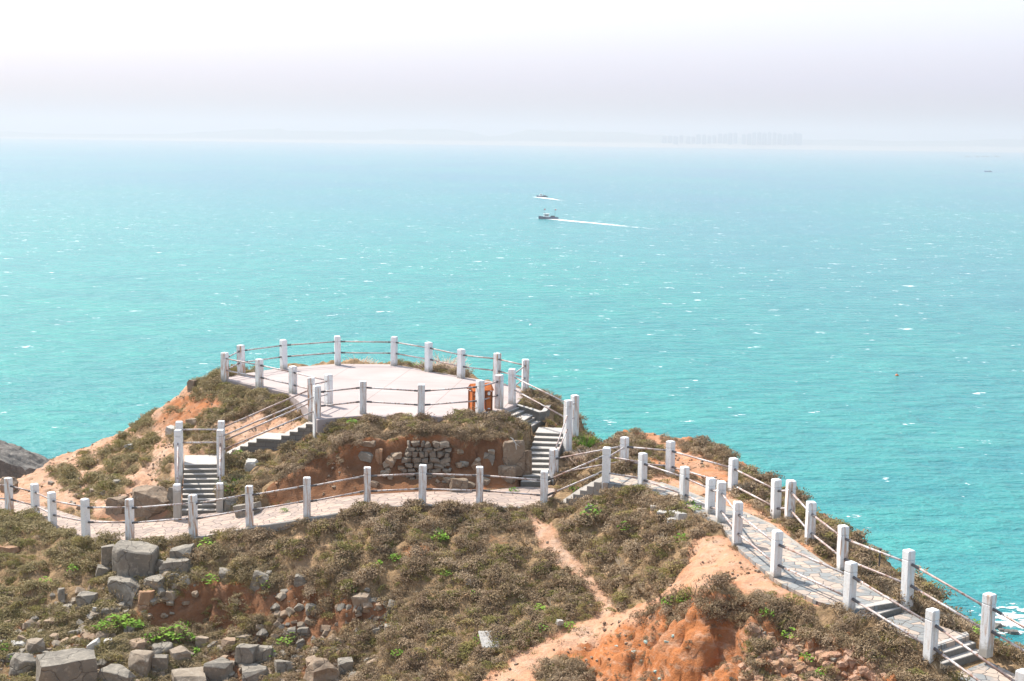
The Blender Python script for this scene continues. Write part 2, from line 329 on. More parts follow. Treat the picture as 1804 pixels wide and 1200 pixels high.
# slope in front of the lower path
cY((0, 935, 42.7), (0, 1000, 40.3), (0, 1100, 37.3), (0, 1200, 34.6), (-200, 950, 42), (-200, 1100, 37), (-200, 1250, 33), (0, 1300, 32.0),
   (120, 985, 39.8), (230, 975, 39.6), (341, 970, 39.6), (230, 1015, 38.5), (230, 1062, 37.6), (230, 1105, 36.6), (230, 1200, 34.2), (120, 1100, 37.0), (110, 1200, 34.2),
   (440, 955, 39.4), (541, 940, 39.0), (647, 925, 38.7), (744, 917, 38.8), (845, 922, 38.6), (958, 918, 38.9),
   (340, 1045, 37.4), (450, 1025, 37.4), (540, 1030, 37.0), (290, 1050, 37.4), (340, 1105, 37.15), (400, 1108, 37.0), (450, 1100, 36.6), (540, 1110, 36.1), (340, 1200, 34.6), (450, 1200, 34.6), (540, 1200, 34.2),
   (640, 1040, 36.2), (660, 1120, 35.2), (620, 1200, 33.8), (740, 1000, 36.8), (740, 1100, 34.6), (740, 1200, 32.6), (860, 1000, 36.6), (860, 1100, 34.0), (840, 1200, 31.6),
   (940, 940, 38.0), (1000, 1000, 36.0), (1062, 1080, 33.4), (1000, 1110, 32.8), (920, 1160, 31.8), (880, 1200, 31.0), (980, 1060, 34.4),
   (1005, 912, 39.2), (1030, 903, 39.1), (1052, 885, 39.2), (1100, 872, 38.2), (1130, 872, 37.9), (1100, 920, 36.8), (1180, 905, 36.2), (1230, 925, 34.6), (1150, 980, 34.4), (1200, 960, 34.4), (1080, 1000, 35.2), (1120, 1050, 33.2), (1250, 960, 33.2), (1220, 1010, 31.9))
cz((1290, 975, 28.4), (1290, 1020, 28.42), (1350, 1040, 28.42), (1240, 1045, 28.4), (1320, 1052, 28.42), (1420, 1075, 28.4), (1500, 1105, 28.3), (1560, 1145, 28.05), (1620, 1190, 27.8), (1700, 1240, 27.5))
cY((1140, 1085, 31.6), (1180, 1070, 31.0), (1245, 1078, 29.3), (1310, 1088, 28.7), (1400, 1102, 28.4), (1480, 1140, 27.3), (1545, 1178, 26.6), (1610, 1230, 25.6),
   (1400, 1128, 28.2), (1470, 1170, 27.2), (1440, 1210, 27.0), (1370, 1210, 26.9), (1520, 1215, 26.2),
   (1288, 1106, 29.0), (1240, 1142, 28.7), (1185, 1186, 28.5), (1312, 1112, 28.75), (1300, 1165, 28.75), (1262, 1196, 28.35), (1225, 1220, 28.1), (1340, 1112, 28.45), (1328, 1150, 27.9), (1322, 1200, 27.2), (1200, 1130, 30.2), (1120, 1120, 31.3), (1050, 1150, 31.4), (1000, 1200, 30.4), (1100, 1200, 30.0),
   (600, 1330, 30), (900, 1330, 28), (1200, 1330, 27), (1500, 1330, 24.5), (300, 1330, 31))
# left headland
cY((20, 850, 51.5), (-80, 860, 51.0), (75, 814, 54.5), (150, 790, 54.2), (200, 768, 53.8), (250, 748, 53.4), (300, 712, 53.2), (328, 690, 53.0), (344, 673, 53.2), (385, 663, 53.0),
   (120, 830, 50.8), (200, 800, 50.8), (250, 780, 50.6), (300, 770, 49.4), (350, 730, 50.0), (390, 690, 51.0), (420, 705, 49.8), (460, 722, 48.8), (500, 738, 47.6), (540, 745, 46.4), (400, 760, 47.4), (450, 770, 46.6), (330, 798, 46.4), (285, 825, 46.2),
   (250, 870, 44.4), (200, 890, 43.5), (180, 850, 47.4), (110, 858, 48.2), (130, 890, 45.2), (30, 875, 48.0), (290, 895, 42.8), (340, 895, 42.5), (380, 830, 44.1))
DROPL = [(20, 850, 51.5), (-80, 860, 51.0), (75, 814, 54.5), (150, 790, 54.2), (200, 768, 53.8), (250, 748, 53.4), (300, 712, 53.2), (328, 690, 53.0), (344, 673, 53.2), (385, 663, 53.0)]
DROP = [(*p, -0.25, 1) for p in DROPL]
for a, b in PLAT[1:8]:
    q = at(a, b, 28.98); DROP.append((q, -0.1, 1))
DROP += [(975, 708, 49.0, 0.5, 1), (984, 722, 48.2, 0.9, .5), (1040, 775, 47.5, 0.2, 1), (1068, 795, 46.5, 0, 1), (1092, 762, 47.6, -.1, 1), (1120, 762, 47.8, 0.1, 1), (1180, 772, 47.2, 0.5, 1), (1230, 783, 45.8, .7, .8), (1270, 800, 44.0, 1, .6), (1285, 815, 42.5, 1, .5),
         (1330, 846, 39.6, 1, .5), (1370, 868, 38.2, 1, .5), (1420, 905, 36.2, 1, .5), (1455, 935, 34.8, 1, .5), (1500, 968, 33.3, 1, .5), (1550, 1000, 32.0, 1, .5), (1600, 1040, 30.9, 1, .5), (1660, 1085, 29.8, 1, .5), (1740, 1140, 28.4, 1, .5), (1800, 1170, 27.6, 1, .5)]
for d in DROP:
    if len(d) == 3: q, dx, dy = d
    else: q = atY(*d[:3]); dx, dy = d[3:]
    k = 1 / math.hypot(dx, dy); dx *= k; dy *= k
    for t, dz in ((0.5, -0.12), (1.3, -1.6), (3.2, -5), (7, -14)):
        CP.append(np.array([q[0] + dx * t, q[1] + dy * t, q[2] + dz]))
    CP.append(np.array([q[0] + dx * 14, q[1] + dy * 14, -3.0]))
for X in (-40, -25, -12, 0, 10):
    CP += [np.array([X, 21, 25.2 + 0.09 * (X + 10)]), np.array([X, 12, 29]), np.array([X, 2, 34.6]), np.array([X, -12, 36.3]), np.array([X, -30, 36.5])]
for X, Y in ((-40, 40), (-40, 33), (-32, 36)): CP.append(np.array([X, Y, 24.0]))
for X, Y in ((-60, 100), (60, 100), (60, -30), (-60, -30), (40, 60), (40, 30), (30, 10), (-60, 60), (0, 80)): CP.append(np.array([X, Y, -4.0]))

# ------------------------------------------------------------------ height grid
def axis(a, b, fine, lo, hi, coarse):
    m = np.arange(a, b, fine); l = np.arange(a - coarse, lo, -coarse)[::-1]; h = np.arange(b, hi, coarse); return np.concatenate([l, m, h])
XS = axis(-19.5, 12.5, 0.08, -60, 40, 1.2); YS = axis(24.5, 57.5, 0.09, -30, 90, 1.2)
GX, GY = np.meshgrid(XS, YS)
pts = [Vector((p[0], p[1])) for p in CP]
dv, de, df, ov, oe, of = delaunay_2d_cdt(pts, [], [], 0, 1e-4)
hz = np.array([np.mean([CP[i][2] for i in o]) for o in ov]); dv = np.array([(v.x, v.y) for v in dv])
H = np.full(GX.shape, -4.0)
for t in df:
    a, b, c = dv[t[0]], dv[t[1]], dv[t[2]]
    i0, i1 = np.searchsorted(XS, [min(a[0], b[0], c[0]), max(a[0], b[0], c[0])]); j0, j1 = np.searchsorted(YS, [min(a[1], b[1], c[1]), max(a[1], b[1], c[1])])
    if i0 == i1 or j0 == j1: continue
    X = GX[j0:j1, i0:i1]; Y = GY[j0:j1, i0:i1]; D = (b[0] - a[0]) * (c[1] - a[1]) - (c[0] - a[0]) * (b[1] - a[1])
    if abs(D) < 1e-9: continue
    u = ((X - a[0]) * (c[1] - a[1]) - (c[0] - a[0]) * (Y - a[1])) / D; v = ((b[0] - a[0]) * (Y - a[1]) - (X - a[0]) * (b[1] - a[1])) / D
    m = (u >= -1e-6) & (v >= -1e-6) & (u + v <= 1 + 1e-6)
    H[j0:j1, i0:i1][m] = (hz[t[0]] * (1 - u - v) + hz[t[1]] * u + hz[t[2]] * v)[m]
def blur(A, k):
    for _ in range(k):
        P = np.pad(A, 1, mode='edge'); A = (P[1:-1, 1:-1] * 4 + P[:-2, 1:-1] * 2 + P[2:, 1:-1] * 2 + P[1:-1, :-2] * 2 + P[1:-1, 2:] * 2 + P[:-2, :-2] + P[:-2, 2:] + P[2:, :-2] + P[2:, 2:]) / 16
    return A
H = blur(H, 4)
def sampler(A):
    def f(x, y):
        x = np.asarray(x, float); y = np.asarray(y, float)
        i = np.clip(np.searchsorted(XS, x) - 1, 0, len(XS) - 2); j = np.clip(np.searchsorted(YS, y) - 1, 0, len(YS) - 2)
        u = np.clip((x - XS[i]) / (XS[i + 1] - XS[i]), 0, 1); v = np.clip((y - YS[j]) / (YS[j + 1] - YS[j]), 0, 1)
        return (A[j, i] * (1 - u) + A[j, i + 1] * u) * (1 - v) + (A[j + 1, i] * (1 - u) + A[j + 1, i + 1] * u) * v
    return f
def hit(px, py, f):
    r = ray(px, py); Y = np.arange(22, 75, 0.04); t = Y / r[1]; g_ = f(r[0] * t, Y); z = ZC + r[2] * t
    k = np.argmax(z < g_)
    if not (z < g_).any(): k = len(Y) - 1
    return np.array([r[0] * t[k], Y[k], g_[k]])
H0 = sampler(H)
def pip(poly, X, Y):
    ins = np.zeros(X.shape, bool); n = len(poly)
    for i in range(n):
        x1, y1 = poly[i][:2]; x2, y2 = poly[(i + 1) % n][:2]
        c = ((y1 > Y) != (y2 > Y)) & (X < (x2 - x1) * (Y - y1) / (y2 - y1 + 1e-12) + x1); ins ^= c
    return ins
def region(poly_px): return [tuple(hit(a, b, H0)[:2]) for a, b in poly_px]
def soft(mask, k=3): return blur(mask.astype(float), k)
# ground polygons (world) where surfaces lie
def poly_z(near, far): return [at(*p) for p in near] + [at(*p) for p in far[::-1]]
P_LOW = poly_z(LOW_NEAR, LOW_FAR); P_UP = poly_z(UP_NEAR, UP_FAR); P_MID = poly_z(MID_NEAR, MID_FAR); P_END = poly_z(END_NEAR, END_FAR)
P_PLAT = [at(a, b, Zp) for a, b in PLAT]
keep = np.zeros(GX.shape, bool)
for P in (P_LOW, P_UP, P_MID, P_END, P_PLAT): keep |= pip(P, GX, GY)
KEEP = np.clip(soft(keep, 6) * 2.2, 0, 1)
# bare ground (orange / sandy) and brush masks
gy_, gx_ = np.gradient(H, YS, XS); slope = np.hypot(gx_, gy_)
edge = (fbm(GX * 1.3, GY * 1.3, 4, 3) - 0.5)
bare = np.clip((slope - 1.05 + edge * 1.2) * 3, 0, 1) * (H > 20)
pale = np.zeros(GX.shape); brown_and_shade = np.zeros(GX.shape)
def paint(A, px_poly, val, k=4, rag=0.9):
    dx = (fbm(GX * 1.1 + 5, GY * 1.1, 4, 11) - .5) * rag; dy = (fbm(GX * 1.1, GY * 1.1 + 7, 4, 12) - .5) * rag
    m = soft(pip(region(px_poly), GX + dx, GY + dy), k); A[:] = A * (1 - m) + val * m
HEADLAND = [(-100, 880), (-60, 830), (75, 800), (150, 780), (250, 738), (330, 670), (350, 680), (470, 735), (540, 735), (560, 745), (400, 805), (330, 830), (310, 905), (200, 918), (100, 895)]
paint(bare, HEADLAND, 1.0, 3)
VEG = [[(175, 800), (215, 778), (250, 775), (268, 800), (262, 825), (225, 842), (185, 846), (178, 822)], [(215, 752), (262, 740), (275, 758), (232, 772)], [(100, 830), (120, 828), (140, 850), (140, 868), (118, 870), (104, 850)],
       [(340, 672), (385, 662), (455, 682), (520, 715), (545, 722), (550, 748), (500, 735), (470, 728), (420, 708), (345, 705)], [(365, 730), (400, 716), (450, 715), (448, 735), (400, 752), (345, 770), (350, 745)],
       [(160, 852), (200, 842), (225, 862), (200, 882), (165, 890), (150, 872)], [(260, 775), (282, 770), (282, 786), (266, 784)], [(335, 770), (385, 770), (420, 775), (385, 802), (335, 803)], [(280, 835), (305, 800), (310, 870), (285, 880)], [(308, 722), (330, 716), (322, 728)],
       [(85, 838), (100, 834), (104, 848), (90, 850)], [(150, 800), (165, 795), (168, 830), (150, 838)], [(320, 800), (300, 775), (330, 752), (345, 758)]]
for v in VEG: paint(bare, v, 0.0, 3, 0.6)
paint(pale, HEADLAND, 0.75, 3); paint(pale, [(255, 770), (275, 770), (300, 850), (270, 860)], 0.9, 3)
paint(pale, [(330, 690), (345, 700), (480, 735), (400, 720), (300, 765), (270, 745)], 0.12, 4)
B1 = [(1205, 1010), (1230, 950), (1290, 950), (1340, 1000), (1400, 1045), (1490, 1078), (1420, 1076), (1300, 1052), (1240, 1042), (1170, 1070), (1130, 1092), (1100, 1088), (1180, 1040)]
paint(bare, B1, 1.0, 4); paint(pale, B1, 0.5, 4)
TR = [(920, 918), (948, 918), (991, 962), (1035, 1006), (1070, 1049), (1095, 1084), (1058, 1098), (1040, 1063), (999, 1023), (948, 965)]
paint(bare, TR, .9, 2, 0.45); paint(pale, TR, 0.95, 3, 0.4)
TR2 = [(835, 1225), (870, 1185), (915, 1155), (990, 1112), (1052, 1086), (1125, 1082), (1132, 1104), (1060, 1130), (985, 1155), (945, 1200), (935, 1225)]
OR = [(985, 1155), (1060, 1128), (1130, 1104), (1195, 1098), (1250, 1080), (1310, 1086), (1400, 1100), (1490, 1142), (1570, 1195), (1590, 1250), (980, 1250), (1010, 1190)]
paint(bare, OR, 1.0, 4); paint(pale, OR, 0.0, 4)
paint(bare, [(955, 1180), (1000, 1170), (1035, 1190), (1040, 1240), (940, 1240)], 0.1, 3)
paint(bare, TR2, 1.0, 3, 0.3); paint(pale, TR2, 0.6, 3, 0.3)
FR = [(1110, 835), (1180, 842), (1290, 875), (1365, 920), (1420, 965), (1483, 1010), (1540, 1040), (1500, 1030), (1400, 960), (1310, 905), (1210, 868)]
paint(bare, FR, 1.0, 3, 0.3); paint(pale, FR, 0.55, 3, 0.3)
PR = [(1110, 758), (1180, 770), (1240, 785), (1220, 800), (1270, 818), (1295, 850), (1290, 866), (1180, 836), (1150, 828), (1120, 830), (1120, 812), (1180, 815), (1160, 795), (1120, 775)]
paint(bare, PR, 1.0, 3, 0.3); paint(pale, PR, 0.25, 3, 0.3)
CLF = [(470, 870), (510, 835), (550, 815), (600, 795), (640, 782), (700, 782), (760, 775), (830, 780), (885, 785), (925, 790), (935, 860), (845, 868), (744, 868), (647, 873), (560, 885), (480, 895)]
paint(bare, CLF, 1.0, 2, 0.35); paint(pale, CLF, 0.0, 3)
BL = [(245, 1070), (330, 1045), (430, 1050), (480, 1030), (530, 1045), (600, 1050), (690, 1085), (700, 1125), (640, 1115), (600, 1150), (620, 1200), (590, 1240), (240, 1240), (200, 1140)]
paint(bare, BL, 1.0, 4); paint(pale, BL, 0.05, 4)
for v in ([(180, 1100), (260, 1085), (300, 1110), (370, 1120), (400, 1140), (330, 1140), (230, 1135)], [(560, 1125), (640, 1110), (700, 1120), (720, 1160), (640, 1170), (590, 1200), (570, 1150)], [(400, 1110), (470, 1100), (480, 1120), (410, 1130)]): paint(bare, v, 0.1, 3)
paint(bare, [(0, 1110), (60, 1090), (170, 1110), (180, 1200), (0, 1210)], 0.55, 5)
paint(bare, [(700, 970), (760, 965), (800, 985), (730, 1000)], 0.6, 5); paint(bare, [(830, 940), (900, 935), (920, 960), (850, 962)], 0.45, 5)
paint(bare, [(1000, 870), (1050, 858), (1058, 900), (985, 905)], 0.0, 3, .2)
paint(brown_and_shade, TR, .22, 3); paint(brown_and_shade, HEADLAND, .16, 3); paint(brown_and_shade, CLF, .9, 3); paint(brown_and_shade, BL, .75, 6)  # browner soil with cliff and bank shade put into it; dulls trail and headland
gully = np.zeros(GX.shape); paint(gully, OR, 1.0, 4); paint(gully, [(300, 1050), (480, 1030), (600, 1055), (700, 1100), (620, 1210), (300, 1210)], .8, 4)
paint(gully, HEADLAND, .4, 5)
# relief
mound = 0.5 - voro(GX * 1.25 + 0.6 * edge, GY * 1.25, 21); mound2 = 0.5 - voro(GX * 2.7, GY * 2.7, 5)
veg = 1 - bare
fine = (fbm(GX * 2.2, GY * 2.2, 5, 31) - .5)
ridg = 1 - np.abs(fbm(GX * 1.1 + 3, GY * 1.1, 5, 41) - .5) * 4
H = H + (1 - KEEP) * (veg * (0.38 * mound + 0.17 * mound2 + 0.05) + bare * (0.34 * fine + 0.12 * ridg + .10 * (fbm(GX * 5, GY * 5, 3, 91) - .5)) * np.clip(0.25 + slope * .9, 0.25, 1.1))
for PL in (P_LOW, P_UP, P_MID, P_END):
    A_ = np.array(PL); k = soft(pip(PL, GX, GY), 1) > .2
    if k.any():
        x_, y_ = GX[k], GY[k]; d2 = (x_[:, None] - A_[None, :, 0]) ** 2 + (y_[:, None] - A_[None, :, 1]) ** 2 + .01; wt = 1 / d2 ** 2
        H[k] = np.minimum(H[k], (wt * A_[None, :, 2]).sum(1) / wt.sum(1) - .07)
wv = fbm(GX * .8, GY * .8, 3, 95) * 2.2
H = H + (1 - KEEP) * gully * (.45 * (fbm(GX * 2.3, GY * 2.0, 5, 101) - .5) + .16 * (fbm(GX * 6.5, GY * 6.5, 2, 103) - .5))
H = H - (1 - KEEP) * gully * (.16 * np.clip(1 - np.abs(fbm(GX * 1.5 + wv, GY * .55 + wv, 4, 97) - .5) * 9, 0, 1) + .10 * np.clip(1 - np.abs(fbm(GX * 3.3, GY * 1.8 + wv, 3, 98) - .5) * 8, 0, 1)) + gully * .10
HT = sampler(H)
NX, NY = len(XS), len(YS)
V = np.stack([GX, GY, H], -1)
# steep faces: rough displacement along the slope normal
gy_, gx_ = np.gradient(H, YS, XS); nrm = np.stack([-gx_, -gy_, np.ones_like(H)], -1); nrm /= np.linalg.norm(nrm, axis=-1, keepdims=True)
st = np.clip((slope - 0.7) * 1.5, 0, 1) * (1 - KEEP) * bare
ro = (fbm(GX * 2.4, H * 3.2, 5, 61) - .5) * .55 + (fbm(GX * 6, H * 9, 3, 71) - .5) * .22
V = V + nrm * (ro * st * 0.75)[..., None]
V = V.reshape(-1, 3)
ii = np.arange(NY - 1)[:, None] * NX + np.arange(NX - 1)[None, :]
quads = np.stack([ii, ii + 1, ii + NX + 1, ii + NX], -1).reshape(-1, 4)
me = bpy.data.meshes.new('headland_ground'); me.vertices.add(len(V)); me.vertices.foreach_set('co', V.ravel())
me.loops.add(quads.size); me.loops.foreach_set('vertex_index', quads.ravel().astype(np.int32))
me.polygons.add(len(quads)); me.polygons.foreach_set('loop_start', np.arange(0, quads.size, 4, dtype=np.int32))
me.update(calc_edges=True); smooth_mesh(me)
for nm, A in (('bare', bare), ('pale', pale), ('brown_and_shade', brown_and_shade)):
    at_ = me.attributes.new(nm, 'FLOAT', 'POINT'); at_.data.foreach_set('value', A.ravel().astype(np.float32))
def ground_mat():
    m, n, b = newmat('headland_soil'); p = geo(n)
    A = N(n, 'ShaderNodeAttribute', attribute_name='bare').outputs['Fac']; Pl = N(n, 'ShaderNodeAttribute', attribute_name='pale').outputs['Fac']
    n1 = noise(n, p, 1.3, 6, 0.65); n2 = noise(n, p, 8, 6, 0.7); n3 = noise(n, mapping(n, p, (1, 1, 3)), 2.6, 5, 0.7)
    orange = mix(n, ramp(n, n1, [(0.35, g(0)), (0.65, g(1))]), (0.47, 0.175, 0.065), (0.30, 0.115, 0.045))
    orange = mix(n, ramp(n, n3, [(0.5, g(0)), (0.66, g(0.75))]), orange, (0.46, 0.29, 0.195))
    sand = mix(n, ramp(n, n3, [(0.35, g(0)), (0.62, g(1))]), (0.64, 0.475, 0.36), (0.58, 0.345, 0.22))
    pf = math_n(n, 'ADD', Pl, math_n(n, 'MULTIPLY', math_n(n, 'SUBTRACT', n1, 0.5), 1.1), True)
    c = mix(n, pf, orange, sand)
    c = mix(n, ramp(n, n2, [(0.5, g(0)), (0.72, g(0.55))]), c, (0.20, 0.115, 0.065))
    dm = N(n, 'ShaderNodeAttribute', attribute_name='brown_and_shade').outputs['Fac']; c = mix(n, math_n(n, 'MULTIPLY', dm, ramp(n, n1, [(.3, g(.9)), (.7, g(.45))])), c, (0.17, 0.085, 0.045))
    under = mix(n, ramp(n, n2, [(0.35, g(0)), (0.65, g(1))]), (0.17, 0.11, 0.06), (0.33, 0.22, 0.12))
    dm = N(n, 'ShaderNodeAttribute', attribute_name='brown_and_shade').outputs['Fac']; c = mix(n, math_n(n, 'MULTIPLY', dm, ramp(n, n1, [(.3, g(.9)), (.7, g(.45))])), c, (0.17, 0.085, 0.045))
    under = mix(n, ramp(n, noise(n, p, 2.1, 4), [(0.56, g(0)), (0.66, g(0.8))]), under, (0.42, 0.27, 0.16))
    af = ramp(n, math_n(n, 'ADD', A, math_n(n, 'MULTIPLY', math_n(n, 'SUBTRACT', n2, 0.5), 0.6)), [(0.4, g(0)), (0.6, g(1))])
    c = mix(n, af, under, c)
    n.links.new(c, b.inputs['Base Color']); b.inputs['Roughness'].default_value = 0.95; b.inputs['Specular IOR Level'].default_value = 0.1
    bump(n, b, math_n(n, 'ADD', n2, math_n(n, 'MULTIPLY', noise(n, p, 26, 4, .7), .5)), 0.8, 0.085); return m
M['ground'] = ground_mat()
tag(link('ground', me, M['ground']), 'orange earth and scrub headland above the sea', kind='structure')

# ------------------------------------------------------------------ sea
def sea_mat():
    m, n, b = newmat('sea_water'); p = geo(n)
    s = n.nodes.new('ShaderNodeSeparateXYZ'); n.links.new(p, s.inputs[0])
    big = noise(n, mapping(n, p, (0.006, 0.004, 0)), 1.0, 4, 0.6); mid = noise(n, mapping(n, p, (0.03, 0.05, 0), rot=(0, 0, 0.25)), 1.0, 4, 0.65)
    near = math_n(n, 'DIVIDE', s.outputs[1], 1500.0, True)
    c = ramp(n, near, [(0.0, (0.04, 0.225, 0.245)), (0.12, (0.035, 0.285, 0.255)), (0.28, (0.04, 0.29, 0.275)), (0.6, (0.055, 0.225, 0.285)), (1.0, (0.055, 0.195, 0.285))])
    xr = math_n(n, 'DIVIDE', s.outputs[0], 160.0, True)
    c = mix(n, math_n(n, 'MULTIPLY', math_n(n, 'MULTIPLY', s.outputs[0], 1 / 90.0, True), 0.5), c, (0.10, 0.215, 0.275))
    c = mix(n, ramp(n, big, [(0.35, g(0)), (0.65, g(0.5))]), c, (0.02, 0.30, 0.235))
    c = mix(n, ramp(n, mid, [(0.3, g(0.45)), (0.65, g(0))]), c, (0.012, 0.16, 0.20))
    w1 = noise(n, mapping(n, p, (0.14, 0.30, 0), rot=(0, 0, 0.2)), 1.0, 5, 0.62); w2 = noise(n, mapping(n, p, (0.8, 1.6, 0), rot=(0, 0, 0.1)), 1.0, 4, 0.6)
    c = mix(n, ramp(n, w1, [(0.36, g(0.42)), (0.56, g(0))]), c, (0.012, 0.15, 0.19))
    # whitecaps: thresholded crests, more of them to the left and far out
    f1 = noise(n, mapping(n, p, (0.16, 0.22, 0), rot=(0, 0, 0.1)), 1.0, 3, 0.55); f2 = noise(n, mapping(n, p, (0.8, 1.3, 0)), 1.0, 3, 0.6)
    fm = math_n(n, 'ADD', math_n(n, 'MULTIPLY', f1, 0.62), math_n(n, 'MULTIPLY', f2, 0.38))
    fm = math_n(n, 'ADD', fm, math_n(n, 'MULTIPLY', math_n(n, 'SUBTRACT', big, 0.5), 0.10))
    fm = math_n(n, 'ADD', fm, math_n(n, 'MULTIPLY', ramp(n, near, [(0.08, g(1)), (0.3, g(0))]), -0.035))
    foam = ramp(n, fm, [(0.612, g(0)), (0.645, g(1))])
    c = mix(n, foam, c, (0.8, 0.82, 0.82))
    n.links.new(c, b.inputs['Base Color']); b.inputs['Roughness'].default_value = 0.22; b.inputs['Specular IOR Level'].default_value = 0.13; b.inputs['IOR'].default_value = 1.33
    h = math_n(n, 'ADD', w1, math_n(n, 'MULTIPLY', w2, 0.16)); bump(n, b, h, 1.0, 2.2)
    return m
M['sea'] = sea_mat()
s_ = MB(); s_.add([(-9000, -300, 0), (9000, -300, 0), (9000, 13500, 0), (-9000, 13500, 0)], [(0, 1, 2, 3)])
tag(s_.build('sea', M['sea']), 'turquoise sea with small whitecaps', kind='structure')

# ------------------------------------------------------------------ haze over the water
def haze_mat():
    m = bpy.data.materials.new('sea_haze'); m.use_nodes = True; n = m.node_tree; n.nodes.clear()
    o = n.nodes.new('ShaderNodeOutputMaterial'); v = n.nodes.new('ShaderNodeVolumePrincipled')
    v.inputs['Color'].default_value = (0.65, 0.615, 0.635, 1); v.inputs['Density'].default_value = 0.00029; v.inputs['Anisotropy'].default_value = 0.15
    n.links.new(v.outputs[0], o.inputs['Volume']); return m
hb = MB(); hb.box((0, 6700, 78), (18600, 14200, 162))
tag(hb.build('haze', haze_mat()), kind='stuff')

# ------------------------------------------------------------------ paved walks and terrace
def strip(name, near, far, mat, kerb=None, label=None, lift=0.02):
    A = [at(*p) for p in near]; B = [at(*p) for p in far]
    def resample(P, n):
        P = np.array(P); d = np.r_[0, np.cumsum(np.linalg.norm(np.diff(P, axis=0), axis=1))]; t = np.linspace(0, d[-1], n)
        return np.stack([np.interp(t, d, P[:, k]) for k in range(3)], -1)
    n = 60; A = resample(A, n); B = resample(B, n); W = 8; v = []; f = []
    for i in range(n):
        for j in range(W + 1):
            q = A[i] * (1 - j / W) + B[i] * j / W; v.append((q[0], q[1], q[2] + lift))
    for i in range(n - 1):
        for j in range(W):
            a = i * (W + 1) + j; f.append((a, a + 1, a + W + 2, a + W + 1))
    nv = len(v)     # a skirt down the sides
    rim = [i * (W + 1) for i in range(n)]; rim2 = [i * (W + 1) + W for i in range(n)]
    for r_ in (rim, rim2, list(range(W + 1)), list(range((n - 1) * (W + 1), n * (W + 1)))):
        b0 = len(v); v += [(v[k][0], v[k][1], v[k][2] - 0.25) for k in r_]
        for i in range(len(r_) - 1): f.append((r_[i], r_[i + 1], b0 + i + 1, b0 + i))
    m = MB(); m.add(v, f); o = m.build(name, mat); tag(o, label, kind='structure'); return A, B
A_low, B_low = strip('lower_path', LOW_NEAR, LOW_FAR, M['paving'], label='pale stone footpath below the terrace')
A_up, B_up = strip('upper_path', UP_NEAR, UP_FAR, M['slate'], label='slate paved footpath on the ridge')
strip('path', MID_NEAR, MID_FAR, M['slate'], label='short slate paved stretch between two flights of steps')
strip('footpath', END_NEAR, END_FAR, M['slate'], label='slate paved stretch at the bottom right')
# kerbs (edging set a little proud of the paving)
def kerb(name, pts_, w_, h_, off, label, mat='kerb'):
    P = np.array(pts_); t = np.gradient(P[:, :2], axis=0); t /= np.linalg.norm(t, axis=1)[:, None]; nn = np.stack([t[:, 1], -t[:, 0]], -1)
    m = MB(); n = len(P); v = []
    for i in range(n):
        a = P[i, :2] + nn[i] * (off - w_ / 2); b = P[i, :2] + nn[i] * (off + w_ / 2); z = P[i, 2]
        v += [(a[0], a[1], z + h_), (b[0], b[1], z + h_), (b[0], b[1], z - .3), (a[0], a[1], z - .3)]
    f = [(4 * i + k, 4 * i + (k + 1) % 4, 4 * i + 4 + (k + 1) % 4, 4 * i + 4 + k) for i in range(n - 1) for k in range(4)]
    f += [(0, 3, 2, 1), tuple(4 * (n - 1) + k for k in range(4))]
    m.add(v, f); return tag(m.build(name, M[mat], bevel=0.012), label, 'kerb')
kerb('path_kerb', A_low, 0.13, 0.045, 0.04, 'grey concrete kerb along the seaward-less front edge of the lower path'.replace('seaward-less ', ''))
kerb('path_kerb', B_up[8:], 0.10, 0.03, -0.03, 'thin concrete edging on the sea side of the slate path')
# terrace slab
pc = np.mean([p[:2] for p in P_PLAT], axis=0)
def outset(P, d): return [(p[0] + (p[0] - pc[0]) / np.linalg.norm(p[:2] - pc) * d, p[1] + (p[1] - pc[1]) / np.linalg.norm(p[:2] - pc) * d) for p in P]
terr = empty('viewing_terrace', (pc[0], pc[1], Zp - 0.3), 'wide pale concrete viewing terrace ringed by white posts', 'terrace')
m = MB(); m.prism(outset(P_PLAT, 0.16), Zp - 0.45, Zp); m.build('slab', M['deck'], terr, bevel=0.02)

